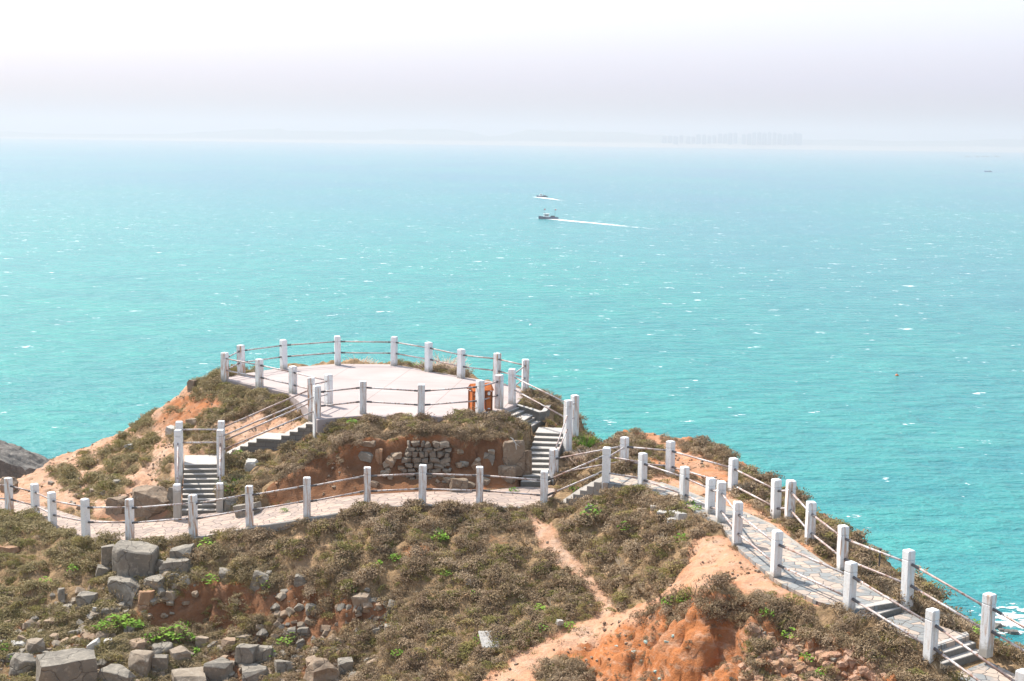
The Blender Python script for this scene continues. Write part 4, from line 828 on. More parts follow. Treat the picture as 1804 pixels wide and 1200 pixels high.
BIG = [ # px, bottom, w, h, mat, label, depth, ang, tilt
 (231, 1024, 84, 62, 'rock', 'largest grey block of the outcrop, broad flat face and lit top', .8, .9, .03),
 (188, 1000, 24, 42, 'rock', 'upright rounded grey rock at the left side of the largest block', .9, .5, 0),
 (174, 1024, 26, 26, 'rock', 'small dark wedge at the left foot of the largest grey block', .8, .8, .3),
 (215, 1064, 66, 44, 'rock', 'rounded grey block right beneath the largest block', .8, .6, .02),
 (320, 990, 42, 27, 'rock', 'pale pointed rock topmost on the right of the outcrop', .8, .8, -.1),
 (309, 1014, 58, 26, 'rock', 'wide grey rock under the pale pointed rock', .8, .7, -.1),
 (274, 1042, 36, 26, 'rock', 'blue grey stone right of the lower block', .8, .6, 0),
 (302, 1032, 28, 20, 'rock', 'small cracked stone left of the pale leaning flake', .8, .6, .1),
 (329, 1031, 20, 16, 'palestone', 'pale leaning flake of stone at the right end of the outcrop', .6, .8, -.5),
 (276, 1008, 16, 22, 'rock', 'narrow slab leaning against the right side of the largest block', .7, .8, .35),
 (398, 1024, 28, 20, 'rock', 'lone grey stone on the scrub slope right of the outcrop', .8, .6, .05),
 (452, 1035, 30, 30, 'rock', 'pointed dark grey stone standing on the scrub slope', .7, .9, .3),
 (468, 1022, 18, 16, 'rock', 'low grey stone behind the pointed dark stone', .8, .7, 0),
 (151, 1076, 32, 30, 'rock', 'round topped boulder left below the outcrop', .9, .4, 0),
 (107, 1059, 13, 22, 'rock', 'small upright stone on the left scrub slope', .8, .7, 0),
 (91, 1105, 26, 14, 'rubble', 'flat buff stone low on the left scrub slope', .8, .7, -.1),
 (195, 1088, 32, 18, 'rock', 'low grey slab below the lower block', .8, .7, 0),
 (166, 1089, 15, 18, 'palestone', 'bright white upright stone below the round topped boulder', .6, .9, .2),
 (171, 1148, 26, 20, 'palestone', 'white tilted slab in the lower left rubble', .7, .9, -.5),
 (191, 1142, 16, 16, 'palestone', 'pale block touching the white tilted slab', .8, .9, -.1),
 (107, 1222, 110, 72, 'rock', 'massive grey outcrop at the bottom left edge of the photo', .7, .6, .05),
 (205, 1212, 62, 34, 'rock', 'low wide outcrop block right of the massive outcrop', .8, .7, 0),
 (243, 1192, 46, 44, 'rubble', 'rounded buff boulder among the stacked blocks at the bottom', .8, .6, 0),
 (280, 1188, 30, 34, 'rock', 'square cracked block right of the rounded buff boulder', .8, .9, 0),
 (285, 1158, 36, 22, 'rock', 'upper stacked block with a lit top in the bottom rocks', .8, .8, 0),
 (330, 1214, 60, 26, 'rubble', 'broad buff ledge at the bottom edge of the photo', .8, .7, 0),
 (431, 1178, 40, 42, 'rock', 'large blocky outcrop, left of two big cracked blocks', .8, .8, 0),
 (466, 1176, 30, 40, 'rock', 'blocky outcrop, right of two big cracked blocks', .8, .8, 0),
 (355, 1148, 24, 26, 'rubble', 'pale square stone on top of the rubble heap', .8, .8, 0),
 (864, 1146, 40, 27, 'palestone', 'large white flat slab lying on the lower scrub slope', .9, .9, .35),
 (826, 1030, 12, 11, 'palestone', 'small white slab high on the scrub slope', .8, .9, .3),
 (877, 1123, 10, 10, 'palestone', 'small pale chip beside the large white slab', .8, .9, .2),
 (985, 1103, 12, 9, 'palestone', 'small blue white slab left of the orange trail', .8, .9, .2),
 (686, 1118, 20, 18, 'rock', 'square grey stone at the foot of the orange bank', .8, .9, 0),
 (607, 1187, 27, 24, 'rock', 'dark grey cracked stone in the shaded hollow at the bottom', .8, .8, 0),
 (546, 1085, 20, 20, 'rock', 'round grey stone set in the orange bank', .8, .4, 0),
 (526, 1034, 24, 20, 'rock', 'split grey stone at the top of the orange bank', .8, .8, .2),
 (560, 1212, 62, 48, 'tanrock', 'big brown rock at the bottom centre left', .8, .05, .1),
 (257, 912, 86, 50, 'tanrock', 'large smooth topped boulder left of the left stairs', .7, .15, -.03),
 (205, 905, 36, 30, 'tanrock', 'brown boulder left of the large smooth topped boulder', .8, .6, 0),
 (303, 893, 20, 38, 'rock', 'upright pale rock touching the left stair posts', .8, .5, 0),
 (405, 898, 26, 22, 'rock', 'grey boulder right of the lower stair post', .8, .5, 0),
 (436, 914, 44, 26, 'rock', 'flat topped grey boulder behind the path railing', .8, .6, -.2),
 (443, 828, 24, 17, 'palestone', 'pale boulder in the scrub under the upper left stairs', .8, .5, 0),
 (1038, 902, 14, 12, 'rock', 'small blue grey stone at the foot of the path steps', .8, .6, 0),
 (1168, 915, 18, 15, 'palestone', 'left pale block of the stone pile below the slate path', .8, .9, 0),
 (1184, 928, 18, 13, 'palestone', 'lowest pale block of the stone pile below the slate path', .8, .9, 0),
 (1198, 921, 22, 15, 'palestone', 'right pale block of the stone pile below the slate path', .8, .9, .1),
 (1188, 910, 18, 10, 'palestone', 'topmost pale block of the stone pile below the slate path', .8, .9, 0),
 (1152, 898, 12, 7, 'palestone', 'small pale stone left above the stone pile', .8, .9, 0),
 (893, 846, 32, 25, 'tanrock', 'squared tan boulder at the foot of the orange cliff', .7, .9, 0),
 (857, 826, 22, 22, 'rock', 'grey stone embedded in the orange cliff', .6, .7, .2),
 (806, 872, 32, 30, 'tanrock', 'low wedge shaped rock at the cliff foot right of the stone wall', .5, .7, .1),
 (903, 828, 40, 56, 'tanrock', 'tall tan rock face under the retaining wall', .5, .1, 0),
 (925, 850, 24, 66, 'tanrock', 'narrow fluted rock face beside the right stairs', .6, .2, 0),
 (646, 811, 34, 14, 'rock', 'grey ledge stone jutting from the cliff left of the stone wall', .8, .9, .05),
 (648, 794, 36, 10, 'tanrock', 'flat tan slab above the grey ledge stone', .8, .8, -.05),
 (668, 816, 14, 26, 'earthrock', 'knobbly orange rock beside the grey ledge stone', .7, .6, 0),
 (1168, 866, 0, 0, '', '', 0, 0, 0),
 (8, 976, 50, 12, 'earthrock', 'pinkish flat ledge at the left edge of the photo', .7, .7, 0),
 (12, 1052, 26, 8, 'rubble', 'flat pale slab at the left edge below the pinkish ledge', .7, .7, 0),
 (12, 870, 28, 28, 'tanrock', 'tan boulder behind the leftmost path post', .8, .5, 0),
 (300, 768, 22, 18, 'palestone', 'pale jagged stone heap on the left headland', .8, .9, .2),
 (342, 752, 24, 16, 'rubble', 'dark jagged stone under the scrub on the left headland', .8, .9, -.2),
 (336, 690, 16, 22, 'tanrock', 'pinkish rock on the skyline left of the terrace', .8, .8, 0),
 (228, 792, 16, 9, 'palestone', 'pale flat stone on the scrub patch of the left headland', .8, .7, -.3),
 (30, 1195, 52, 40, 'rock', 'cracked grey rock in the extreme bottom left corner', .8, .4, .1),
 (60, 1150, 34, 24, 'rubble', 'buff boulder above the massive bottom left outcrop', .8, .5, -.1),
 (28, 1146, 26, 16, 'palestone', 'pale stone at the far left in the lower rubble', .8, .5, .1),
 (150, 1168, 30, 22, 'rock', 'grey stone wedged behind the massive outcrop', .8, .5, 0),
 (380, 1206, 56, 44, 'rock', 'wide cracked rock between the bottom ledge and the blocky outcrop', .8, .4, .05),
 (318, 1172, 36, 30, 'rubble', 'buff boulder above the broad bottom ledge', .8, .5, -.1),
 (400, 1150, 26, 22, 'rubble', 'rounded buff stone left above the blocky outcrop', .8, .4, 0),
 (448, 1206, 50, 34, 'rock', 'grey rock under the blocky outcrop at the bottom edge', .8, .5, 0),
 (500, 1196, 40, 30, 'rock', 'dark rock in the shaded earth at the bottom edge', .8, .5, .1),
 (236, 1150, 34, 22, 'rubble', 'buff slab right of the white tilted slab', .8, .6, .1),
 (255, 1075, 30, 34, 'earthrock', 'brown rock rib under the right side of the big blocks', .8, .4, 0),
 (300, 1062, 24, 20, 'rubble', 'buff stone in the bank right of the brown rock rib', .8, .4, 0),
 (640, 1075, 36, 26, 'rubble', 'cluster rock at the top of the orange bank', .8, .5, 0),
 
 
 
 
]
for px, pb, wp, hp, mt, lb, dp, an, tl in BIG:
    if 'white flat slab' in lb:
        o_ = boulder(px, pb, wp, hp, mt, lb, depth=dp, ang=an, tilt=0, name='slab', cat='slab'); o_.scale = (1.1, 1.25, .3); o_.rotation_euler = (.42, .05, .25); o_.location.z += .2
    elif wp: boulder(px, pb, wp, hp, mt, lb, depth=dp, ang=an, tilt=tl, name='stone' if wp < 26 else 'boulder', cat='stone' if wp < 26 else 'boulder')
M['teal'] = rock_mat('turquoise_stained_stone', (0.26, 0.40, 0.37), (0.34, 0.33, 0.28), (0.38, 0.47, 0.44), 0.1)
for i, (px, pb, wp) in enumerate([(1120, 1152, 18), (1142, 1132, 14), (1178, 1134, 16), (1190, 1122, 12), (1128, 1168, 13), (1158, 1186, 14), (1088, 1140, 12), (1165, 1198, 12)]):
    o_ = boulder(px, pb, wp, wp * .55, 'teal', 'turquoise stained stone bedded in the orange bank', 'turquoise stained stones', name='stone', ang=.4, cat='stone', sink=.35); o_.scale.z = .5
# rubble: shared meshes, every stone its own object
rub = [rock_mesh((1, .85 + .1 * (i % 3), .75), 500 + i, .7, 1, .05) for i in range(10)]
for i, r_ in enumerate(rub): r_.materials.append(M['rubble'] if i % 3 else M['rock'])
def rubble(poly_px, n, smin, smax, label, group, seed):
    rn = random.Random(seed); xs = [p[0] for p in poly_px]; ys = [p[1] for p in poly_px]; k = 0
    while k < n:
        x = rn.uniform(min(xs), max(xs)); y = rn.uniform(min(ys), max(ys))
        if not pip(poly_px, np.array([x]), np.array([y]))[0]: continue
        q = hit(x, y, HT); s = smin + (smax - smin) * rn.random() ** 1.6; s = W(s, q[1])
        o = bpy.data.objects.new('rubble_stone', rn.choice(rub)); COL.objects.link(o)
        o.location = (q[0], q[1], q[2] - s * .18); o.scale = (s * rn.uniform(.8, 1.3), s * rn.uniform(.8, 1.2), s * rn.uniform(.7, 1.15))
        o.rotation_euler = (rn.uniform(-.5, .5), rn.uniform(-.5, .5), rn.uniform(0, 6.28)); tag(o, label, 'stone', group); k += 1
rubble([(0, 1125), (90, 1105), (180, 1120), (180, 1165), (0, 1200)], 46, 6, 22, 'loose buff stone in the rubble at the lower left', 'loose stones at the lower left', 1)
rubble([(75, 1075), (160, 1050), (215, 1075), (215, 1120), (120, 1130), (75, 1100)], 26, 5, 20, 'loose stone tumbled below the large grey blocks', 'stones tumbled below the big blocks', 2)
rubble([(160, 1155), (300, 1140), (480, 1120), (490, 1200), (160, 1200)], 52, 6, 24, 'broken buff stone in the rubble along the bottom edge', 'broken stones along the bottom edge', 3)
rubble([(225, 1040), (300, 1035), (350, 1050), (300, 1090), (240, 1095)], 20, 5, 18, 'stone in the earth bank right of the big blocks', 'stones in the earth bank', 4)
rubble([(597, 1055), (660, 1050), (700, 1075), (700, 1110), (650, 1105), (600, 1080)], 28, 4, 12, 'small grey stone on the orange bank', 'small stones on the orange bank', 5)
rubble([(480, 1060), (600, 1090), (620, 1200), (500, 1200)], 24, 5, 20, 'stone sticking out of the shaded orange cliff at the bottom', 'stones in the lower orange cliff', 6)
rubble([(1310, 1110), (1420, 1120), (1530, 1170), (1560, 1200), (1320, 1200)], 22, 5, 12, 'pinkish stone embedded in the orange bank at the bottom right', 'stones in the bottom right bank', 7)
rubble([(70, 840), (170, 840), (300, 870), (300, 900), (120, 885)], 22, 4, 13, 'small stone on the sandy left headland', 'stones on the sandy headland', 8)
rubble([(640, 800), (870, 795), (885, 858), (655, 860)], 34, 7, 19, 'rough stone bedded in the orange cliff below the terrace', 'stones in the cliff below the terrace', 10)
rubble([(620, 930), (1000, 950), (980, 1160), (760, 1180), (640, 1060)], 30, 3, 8, 'tiny pale stone half hidden in the scrub slope', 'tiny stones in the scrub', 9)
scr = [bpy.data.objects.new('scree_stone', rock_mesh((.3, .25, .2), 700 + i, .35 + .08 * i, 1)) for i in range(6)]
for i, o in enumerate(scr): o.data.materials.append(M['rubble' if i % 2 else 'rock'])
SCREE = [([(0, 1100), (100, 1085), (190, 1110), (200, 1160), (170, 1200), (0, 1215)], 300), ([(70, 1060), (160, 1035), (240, 1060), (240, 1130), (100, 1120)], 130), ([(160, 1150), (330, 1125), (490, 1110), (500, 1215), (160, 1215)], 430), ([(190, 960), (345, 960), (350, 1040), (190, 1070)], 90), ([(480, 1040), (620, 1060), (700, 1110), (620, 1215), (480, 1215)], 260),
         ([(595, 1045), (700, 1060), (705, 1110), (600, 1090)], 110), ([(1150, 895), (1215, 905), (1210, 935), (1160, 920)], 26), ([(240, 745), (330, 735), (350, 770), (290, 790)], 60), ([(110, 860), (300, 860), (300, 905), (120, 900)], 70)]
_scree = True
sw = atY(742, 862, 42.25); swr = empty('dry_stone_wall', sw, 'dry stone wall of grey stones filling a gap in the orange cliff', 'wall')
m = MB(); rn = random.Random(11); y = 0; rows = []
stone_v = MB()
zrow = 27.5; ztop = 28.72
while zrow < ztop:
    hh = rn.uniform(.09, .19); f_ = (zrow - 27.5) / (ztop - 27.5); xl = sw[0] - .85 + .35 * f_ + rn.uniform(0, .2); xr = sw[0] + .92 - .2 * f_ - rn.uniform(0, .25)
    while xl < xr:
        ww = rn.uniform(.1, .36); me_ = rock_mesh((ww * 1.0, .3, hh * 1.0), rn.randint(1, 9999), .35, 0)
        tw = rn.uniform(-.22, .22); [setattr(v, 'co', Matrix.Rotation(tw, 3, 'Y') @ v.co) for v in me_.vertices]
        vv = [(v.co.x + xl + ww / 2, v.co.y + 42.30 + .22 * f_ + rn.uniform(-.0, .0), v.co.z + zrow) for v in me_.vertices]; stone_v.add(vv, [tuple(p.vertices) for p in me_.polygons]); xl += ww
    zrow += hh
stone_v.build('stone_face', M['wallstone'], swr); bpy.data.objects['stone_face']['kind'] = 'stuff'

# ------------------------------------------------------------------ scrub, weeds, plants
def blades(nb, rad, h, wd, seed, lean=.6, curve=.35, seg=2, tipw=.25):
    rn = random.Random(seed); m = MB()
    for i in range(nb):
        a = rn.uniform(0, 6.283); r_ = rad * math.sqrt(rn.random()) * .6; L = h * rn.uniform(.55, 1.1); ln = rn.uniform(.1, 1) * lean
        b = Vector((r_ * math.cos(a), r_ * math.sin(a), -.02)); dr = Vector((math.cos(a + rn.uniform(-.6, .6)) * ln, math.sin(a + rn.uniform(-.6, .6)) * ln, 1)).normalized()
        sd_ = dr.cross(Vector((rn.uniform(-1, 1), rn.uniform(-1, 1), .1))).normalized(); v = []; p = b.copy()
        for k in range(seg + 1):
            t = k / seg; ww = wd * (1 - t * (1 - tipw)) / 2; v += [p - sd_ * ww, p + sd_ * ww]
            dr = (dr + Vector((math.cos(a) * curve, math.sin(a) * curve, -.12 * curve)) * .5).normalized(); p = p + dr * L / seg
        m.add(v, [(2 * k, 2 * k + 1, 2 * k + 3, 2 * k + 2) for k in range(seg)])
    return m
def cushion(nq, rad, h, q, seed, tilt=.7):
    """a low dome of small leafy sprigs"""
    rn = random.Random(seed); m = MB(); lob = [(rn.uniform(-.5, .5) * rad, rn.uniform(-.5, .5) * rad, rn.uniform(.5, .8)) for _ in range(4)]
    for i in range(nq):
        lx, ly, k = rn.choice(lob); a = rn.uniform(0, 6.283); z = rn.random() ** .7; r_ = math.sqrt(max(0, 1 - z * z)); d = Vector((r_ * math.cos(a), r_ * math.sin(a), z))
        c = Vector((lx + d.x * rad * k, ly + d.y * rad * k, d.z * h * k * 1.3)) * rn.uniform(.8, 1.06); nn = (d + Vector((rn.uniform(-tilt, tilt), rn.uniform(-tilt, tilt), rn.uniform(-.1, tilt)))).normalized()
        u = nn.orthogonal().normalized(); w_ = nn.cross(u); t = rn.uniform(0, 6.28); u, w_ = u * math.cos(t) + w_ * math.sin(t), w_ * math.cos(t) - u * math.sin(t); s_ = q * rn.uniform(.6, 1.3)
        m.add([c - u * s_, c + w_ * s_ * .35, c + u * s_ + nn * s_ * .6, c - w_ * s_ * .35], [(0, 1, 2, 3)])
    return m
def leaf_mat(name, cols, sc=1.2, trans=0.25, zone=False):
    m, n, b = newmat(name); p = geo(n); rnd = objrand(n)
    f = math_n(n, 'ADD', math_n(n, 'MULTIPLY', rnd, 0.5), math_n(n, 'MULTIPLY', noise(n, p, sc, 3), 0.55))
    c = ramp(n, f, [(0.18 + 0.64 * i / (len(cols) - 1), q) for i, q in enumerate(cols)])
    if zone:    # greener scrub to the left and on the nearer slope
        s_ = n.nodes.new('ShaderNodeSeparateXYZ'); n.links.new(p, s_.inputs[0])
        zf = math_n(n, 'ADD', math_n(n, 'MULTIPLY', math_n(n, 'ADD', s_.outputs[0], 7.0), -0.16), math_n(n, 'MULTIPLY', math_n(n, 'SUBTRACT', noise(n, p, .45, 3), .45), 3.0), True)
        c = mix(n, math_n(n, 'MULTIPLY', zf, .72), c, (.21, .19, .06))
    fl = noise(n, p, 30, 2); c = mix(n, ramp(n, fl, [(.35, g(0)), (.65, g(.45))]), c, tuple(k * 1.6 for k in cols[-1]))
    n.links.new(c, b.inputs['Base Color']); b.inputs['Roughness'].default_value = .8; b.inputs['Specular IOR Level'].default_value = .15
    tr = N(n, 'ShaderNodeBsdfTranslucent'); n.links.new(c, tr.inputs[0]); mx = N(n, 'ShaderNodeMixShader'); mx.inputs[0].default_value = trans
    n.links.new(b.outputs[0], mx.inputs[1]); n.links.new(tr.outputs[0], mx.inputs[2]); n.links.new(mx.outputs[0], n.nodes['Material Output'].inputs[0]); return m
M['heath'] = leaf_mat('dry_heath', [(.055, .032, .018), (.125, .075, .042), (.165, .115, .05), (.235, .16, .09), (.38, .285, .19)], .7, .12, True)
M['drystraw'] = leaf_mat('dry_straw_tuft', [(.26, .195, .13), (.38, .30, .21), (.50, .41, .30)], 1.3)
M['olive'] = leaf_mat('olive_grass', [(.075, .085, .02), (.14, .15, .035), (.23, .20, .06), (.33, .25, .11)], .9)
M['green'] = leaf_mat('fresh_green_leaf', [(.07, .15, .02), (.12, .25, .03), (.22, .34, .05)], 2, .3)
M['straw'] = leaf_mat('pale_straw_grass', [(.40, .30, .22), (.52, .40, .31), (.60, .49, .40)], 2, .35)
M['agave'] = leaf_mat('grey_green_blade', [(.22, .27, .17), (.34, .38, .27), (.45, .47, .36)], 3, .2)
def hidden(name, mb, mat):      # tuft shapes that the scrub is made of: kept outside the scene
    me = mb.mesh(name); me.materials.append(M[mat]); return bpy.data.objects.new(name, me)
tufts = [hidden('heath_cushion', cushion(150, .24, .17, .032, 1), 'heath'), hidden('heath_cushion', cushion(170, .28, .15, .030, 2), 'heath'), hidden('heath_cushion', cushion(130, .2, .21, .034, 3), 'heath'), hidden('heath_cushion', cushion(140, .26, .13, .028, 8), 'heath'),
         hidden('heath_tuft', blades(55, .2, .15, .018, 2, 1.1, .5, 2, .5), 'heath'), hidden('straw_tuft', blades(35, .2, .13, .014, 6, 1.2, .5, 2, .5), 'drystraw'),
         hidden('grass_tuft', blades(40, .2, .13, .014, 5, 1.1, .5), 'olive'), hidden('green_cushion', cushion(110, .2, .10, .028, 9), 'olive'), hidden('green_cushion', cushion(130, .24, .13, .028, 10), 'olive')]
def scatter(name, protos, P, S, Nrm, label, cat=None, seed=0):
    """ground cover as one object: geometry nodes put a tuft on every vertex"""
    r_ = np.random.default_rng(seed); n = len(P); me = bpy.data.meshes.new(name); me.vertices.add(n); me.vertices.foreach_set('co', P.ravel())
    rot = np.stack([-Nrm[:, 1] * .7, Nrm[:, 0] * .7, r_.uniform(0, 6.28, n)], -1)
    a = me.attributes.new('rot', 'FLOAT_VECTOR', 'POINT'); a.data.foreach_set('vector', rot.ravel().astype(np.float32))
    a = me.attributes.new('scl', 'FLOAT', 'POINT'); a.data.foreach_set('value', S.astype(np.float32))
    o = bpy.data.objects.new(name, me); COL.objects.link(o)
    c = bpy.data.collections.new(name + '_shapes')
    for p in protos: c.objects.link(p)
    ng = bpy.data.node_groups.new(name, 'GeometryNodeTree'); ng.interface.new_socket('Geometry', in_out='INPUT', socket_type='NodeSocketGeometry'); ng.interface.new_socket('Geometry', in_out='OUTPUT', socket_type='NodeSocketGeometry')
    gi = ng.nodes.new('NodeGroupInput'); go = ng.nodes.new('NodeGroupOutput'); ip = ng.nodes.new('GeometryNodeInstanceOnPoints'); ci = ng.nodes.new('GeometryNodeCollectionInfo')
    ci.inputs[0].default_value = c; ci.inputs[1].default_value = True; ci.inputs[2].default_value = True; ip.inputs['Pick Instance'].default_value = True
    ar = ng.nodes.new('GeometryNodeInputNamedAttribute'); ar.data_type = 'FLOAT_VECTOR'; ar.inputs[0].default_value = 'rot'
    as_ = ng.nodes.new('GeometryNodeInputNamedAttribute'); as_.data_type = 'FLOAT'; as_.inputs[0].default_value = 'scl'
    L = ng.links.new; L(gi.outputs[0], ip.inputs['Points']); L(ci.outputs[0], ip.inputs['Instance']); L(ar.outputs[0], ip.inputs['Rotation']); L(as_.outputs[0], ip.inputs['Scale']); L(ip.outputs[0], go.inputs[0])
    md = o.modifiers.new('cover', 'NODES'); md.node_group = ng
    return tag(o, label, cat, kind='stuff')
fB = sampler(np.clip(bare, 0, 1)); fK = sampler(KEEP); fnx = sampler(nrm[..., 0]); fny = sampler(nrm[..., 1]); fS = sampler(slope); fM = sampler(mound)
fe = sampler(fbm(GX * .9, GY * .9, 4, 81))
def on_stairs(X, Y, pad=-.02):
    k = np.zeros(X.shape, bool)
    for a, b, c, d, z in stair_polys: pm = .55 if (a > 1.25 and b < 3.0 and 39 < c < 41) else .16; k |= (X > a - .1) & (X < b + .1) & (Y > c - pm) & (Y < d + .05)
    return k
def pick(n, fn, y0=24.6, y1=56, x0=-19.3, x1=12.4, seed=1):
    r_ = np.random.default_rng(seed); X = r_.uniform(x0, x1, n); Y = r_.uniform(y0, y1, n); z = HT(X, Y)
    inview = (np.abs(X) < .40 * Y + .8) & (z > 21) & ((ZC - z) / Y < .41)
    k = inview & (r_.random(n) < fn(X, Y)); 
    for P in (P_LOW, P_UP, P_MID, P_END, P_PLAT): k &= ~pip(P, X, Y)
    k &= ~on_stairs(X, Y)
    k &= ~((Y > 50.3) & (X > -9.6) & (X < .8) & ~((X > -4.8) & (X < -1.5)))
    X, Y = X[k], Y[k]; return np.stack([X, Y, HT(X, Y)], -1)
def normals(P): return np.stack([fnx(P[:, 0], P[:, 1]), fny(P[:, 0], P[:, 1])], -1)
P = pick(76000, lambda X, Y: np.clip((1 - fB(X, Y)) ** 1.5, 0, 1) * np.clip(.40 + 1.9 * (fe(X, Y) - .40) + 1.3 * fM(X, Y), .04, 1) * np.clip(1.2 - fK(X, Y), .25, 1), seed=3)
r0 = np.random.default_rng(5); S = (.45 + .85 * r0.random(len(P)) ** 1.6) * (1 + .5 * np.clip(fM(P[:, 0], P[:, 1]), -.4, .5)) * np.where(fK(P[:, 0], P[:, 1]) > .3, .55, 1)
print('tufts', len(P))
scatter('dry_scrub', tufts, P, S, normals(P), 'low dry heath scrub carpeting the slopes', seed=1)
P = pick(26000, lambda X, Y: np.clip(fB(X, Y), 0, 1) * (fe(X, Y) > .52) * .28 * (fS(X, Y) < 1.6), seed=9)
S = r0.uniform(.3, .8, len(P)); t2 = [hidden('sparse_tuft', blades(45, .16, .13, .012, 14, 1.0, .5), 'heath'), hidden('sparse_tuft', blades(40, .18, .12, .012, 15, .8, .5), 'olive')]
scatter('sparse_grass', t2, P, S, normals(P), 'sparse dry grass on the bare earth', seed=2)
peb = [bpy.data.objects.new('pebble', rock_mesh((.09, .075, .055), 800 + i, .6, 0)) for i in range(4)]
for i, o in enumerate(peb): o.data.materials.append(M[('rubble', 'tanrock', 'earthrock', 'tanrock')[i]])
P = pick(60000, lambda X, Y: np.clip(fB(X, Y), 0, 1) * np.clip((fe(X + 3, Y) - .48) * 3, .01, .5), seed=19)
scatter('gravel', peb, P, r0.uniform(.2, 1.0, len(P)) ** 3 * 1.1, normals(P), 'loose pebbles and clods on the bare earth', seed=4)
# overhanging brush along cliff lips: bigger bushes
bush = [hidden('heath_bush', cushion(420, .42, .30, .034, 21), 'heath'), hidden('heath_bush', cushion(380, .36, .36, .034, 22), 'heath'), hidden('heath_bush', blades(110, .38, .30, .018, 23, 1.1, .55, 3), 'heath')]
def along(Ls, n, jit=.25, seed=0):
    r_ = np.random.default_rng(seed); q = np.array([hit(a, b, HT) for a, b in Ls]); d = np.r_[0, np.cumsum(np.linalg.norm(np.diff(q, axis=0), axis=1))]; t = np.sort(r_.uniform(0, d[-1], n))
    X = np.interp(t, d, q[:, 0]) + r_.normal(0, jit, n); Y = np.interp(t, d, q[:, 1]) + r_.normal(0, jit, n); return np.stack([X, Y, HT(X, Y)], -1)
LIPS = [([(480, 848), (520, 822), (560, 800), (600, 785), (640, 770), (700, 768), (760, 760), (830, 766), (885, 770)], 240, .18), ([(1140, 1085), (1200, 1075), (1250, 1068), (1310, 1080), (1400, 1092), (1480, 1125), (1545, 1160), (1600, 1200)], 200, .16),
        ([(345, 678), (370, 688), (400, 692), (440, 702), (470, 718), (500, 728)], 90, .2), ([(925, 690), (950, 700), (975, 712), (978, 735)], 70, .25), ([(1092, 765), (1110, 775), (1150, 795), (1170, 805)], 70, .2), ([(1180, 775), (1230, 790), (1275, 812)], 50, .2),
        ([(390, 1008), (430, 1012), (520, 1015), (560, 1035), (600, 1040)], 70, .2), ([(700, 1060), (740, 1075), (760, 1110), (700, 1115), (620, 1125)], 80, .25), ([(960, 1190), (1000, 1180), (1030, 1195)], 40, .15)]
PP = np.concatenate([along(L, n_, j, i) for i, (L, n_, j) in enumerate(LIPS)])
PK = along([(0, 918), (60, 924), (93, 945), (152, 965), (229, 968), (341, 961), (440, 941), (541, 926), (647, 907), (744, 901), (845, 905), (958, 906)], 210, .10, 77); kk = ~pip(P_LOW, PK[:, 0], PK[:, 1]); PK = PK[kk & ~on_stairs(PK[:, 0], PK[:, 1])]
scatter('kerb_scrub', tufts[:5], PK, r0.uniform(.4, 1.05, len(PK)), normals(PK), 'low scrub growing up against the path kerb', seed=7); k = ~pip(P_PLAT, PP[:, 0], PP[:, 1])
for Q in (P_UP, P_LOW): k &= ~pip(Q, PP[:, 0], PP[:, 1])
PP = PP[k]; PP[:, 2] -= .05
scatter('scrub_bushes', bush, PP, r0.uniform(.35, .8, len(PP)), normals(PP), 'thicker grey brown scrub hanging over the cliff edges', seed=3)
R_ = [hit(a, b, HT)[:2] for a, b in [(1325, 1100), (1440, 1115), (1560, 1180), (1560, 1215), (1310, 1215)]]; xs = [q[0] for q in R_]; ys = [q[1] for q in R_]; rs = np.random.default_rng(3)
X = rs.uniform(min(xs), max(xs), 900); Y = rs.uniform(min(ys), max(ys), 900); k = pip(R_, X, Y); X, Y = X[k], Y[k]; S = .3 + .75 * rs.random(len(X)) ** 2.0
er = [bpy.data.objects.new('bank_stone', rock_mesh((.3, .26, .24), 760 + i, .1, 2, .06)) for i in range(5)]
for i, o in enumerate(er): o.data.materials.append(M['pinkrock' if i % 3 else 'earthrock'])
scatter('bank_rubble', er, np.stack([X, Y, HT(X, Y) - .15 * S], -1), S, normals(np.stack([X, Y, X], -1)), 'lumpy pinkish stones bedded in the orange bank', seed=6)
P = pick(60000, lambda X, Y: (pip([hit(a, b, H0)[:2] for a, b in OR], X, Y)) * np.clip((fbm(X * 1.6, Y * 1.6, 3, 55) - .42) * 4, .04, 1), seed=29)
scatter('bank_tufts', tufts[:5], P, r0.uniform(.18, .5, len(P)), normals(P), 'tiny dark tufts dotting the orange bank', seed=8)
PR_ = []; rs = np.random.default_rng(44)
for poly, n_ in (([(0, 1085), (100, 1070), (240, 1085), (330, 1125), (490, 1105), (500, 1215), (0, 1215)], 1500), ([(480, 1060), (600, 1080), (690, 1110), (640, 1215), (490, 1215)], 420), ([(1320, 1110), (1440, 1120), (1560, 1180), (1540, 1215), (1320, 1215)], 420), ([(250, 1050), (420, 1050), (480, 1100), (300, 1115)], 130)):
    R_ = [hit(a, b, HT)[:2] for a, b in poly]; xs = [q[0] for q in R_]; ys = [q[1] for q in R_]; X = rs.uniform(min(xs), max(xs), n_ * 3); Y = rs.uniform(min(ys), max(ys), n_ * 3); k = pip(R_, X, Y) & (fbm(X * 1.4, Y * 1.4, 3, 66) > .47); X, Y = X[k][:n_], Y[k][:n_]; PR_.append(np.stack([X, Y, HT(X, Y) + .02], -1))
P = np.concatenate(PR_); scatter('rubble_scrub', tufts, P, .35 + .75 * rs.random(len(P)), normals(P), 'scrub growing between the broken rocks', seed=9)
pp = []; ps = []; rs = np.random.default_rng(33)
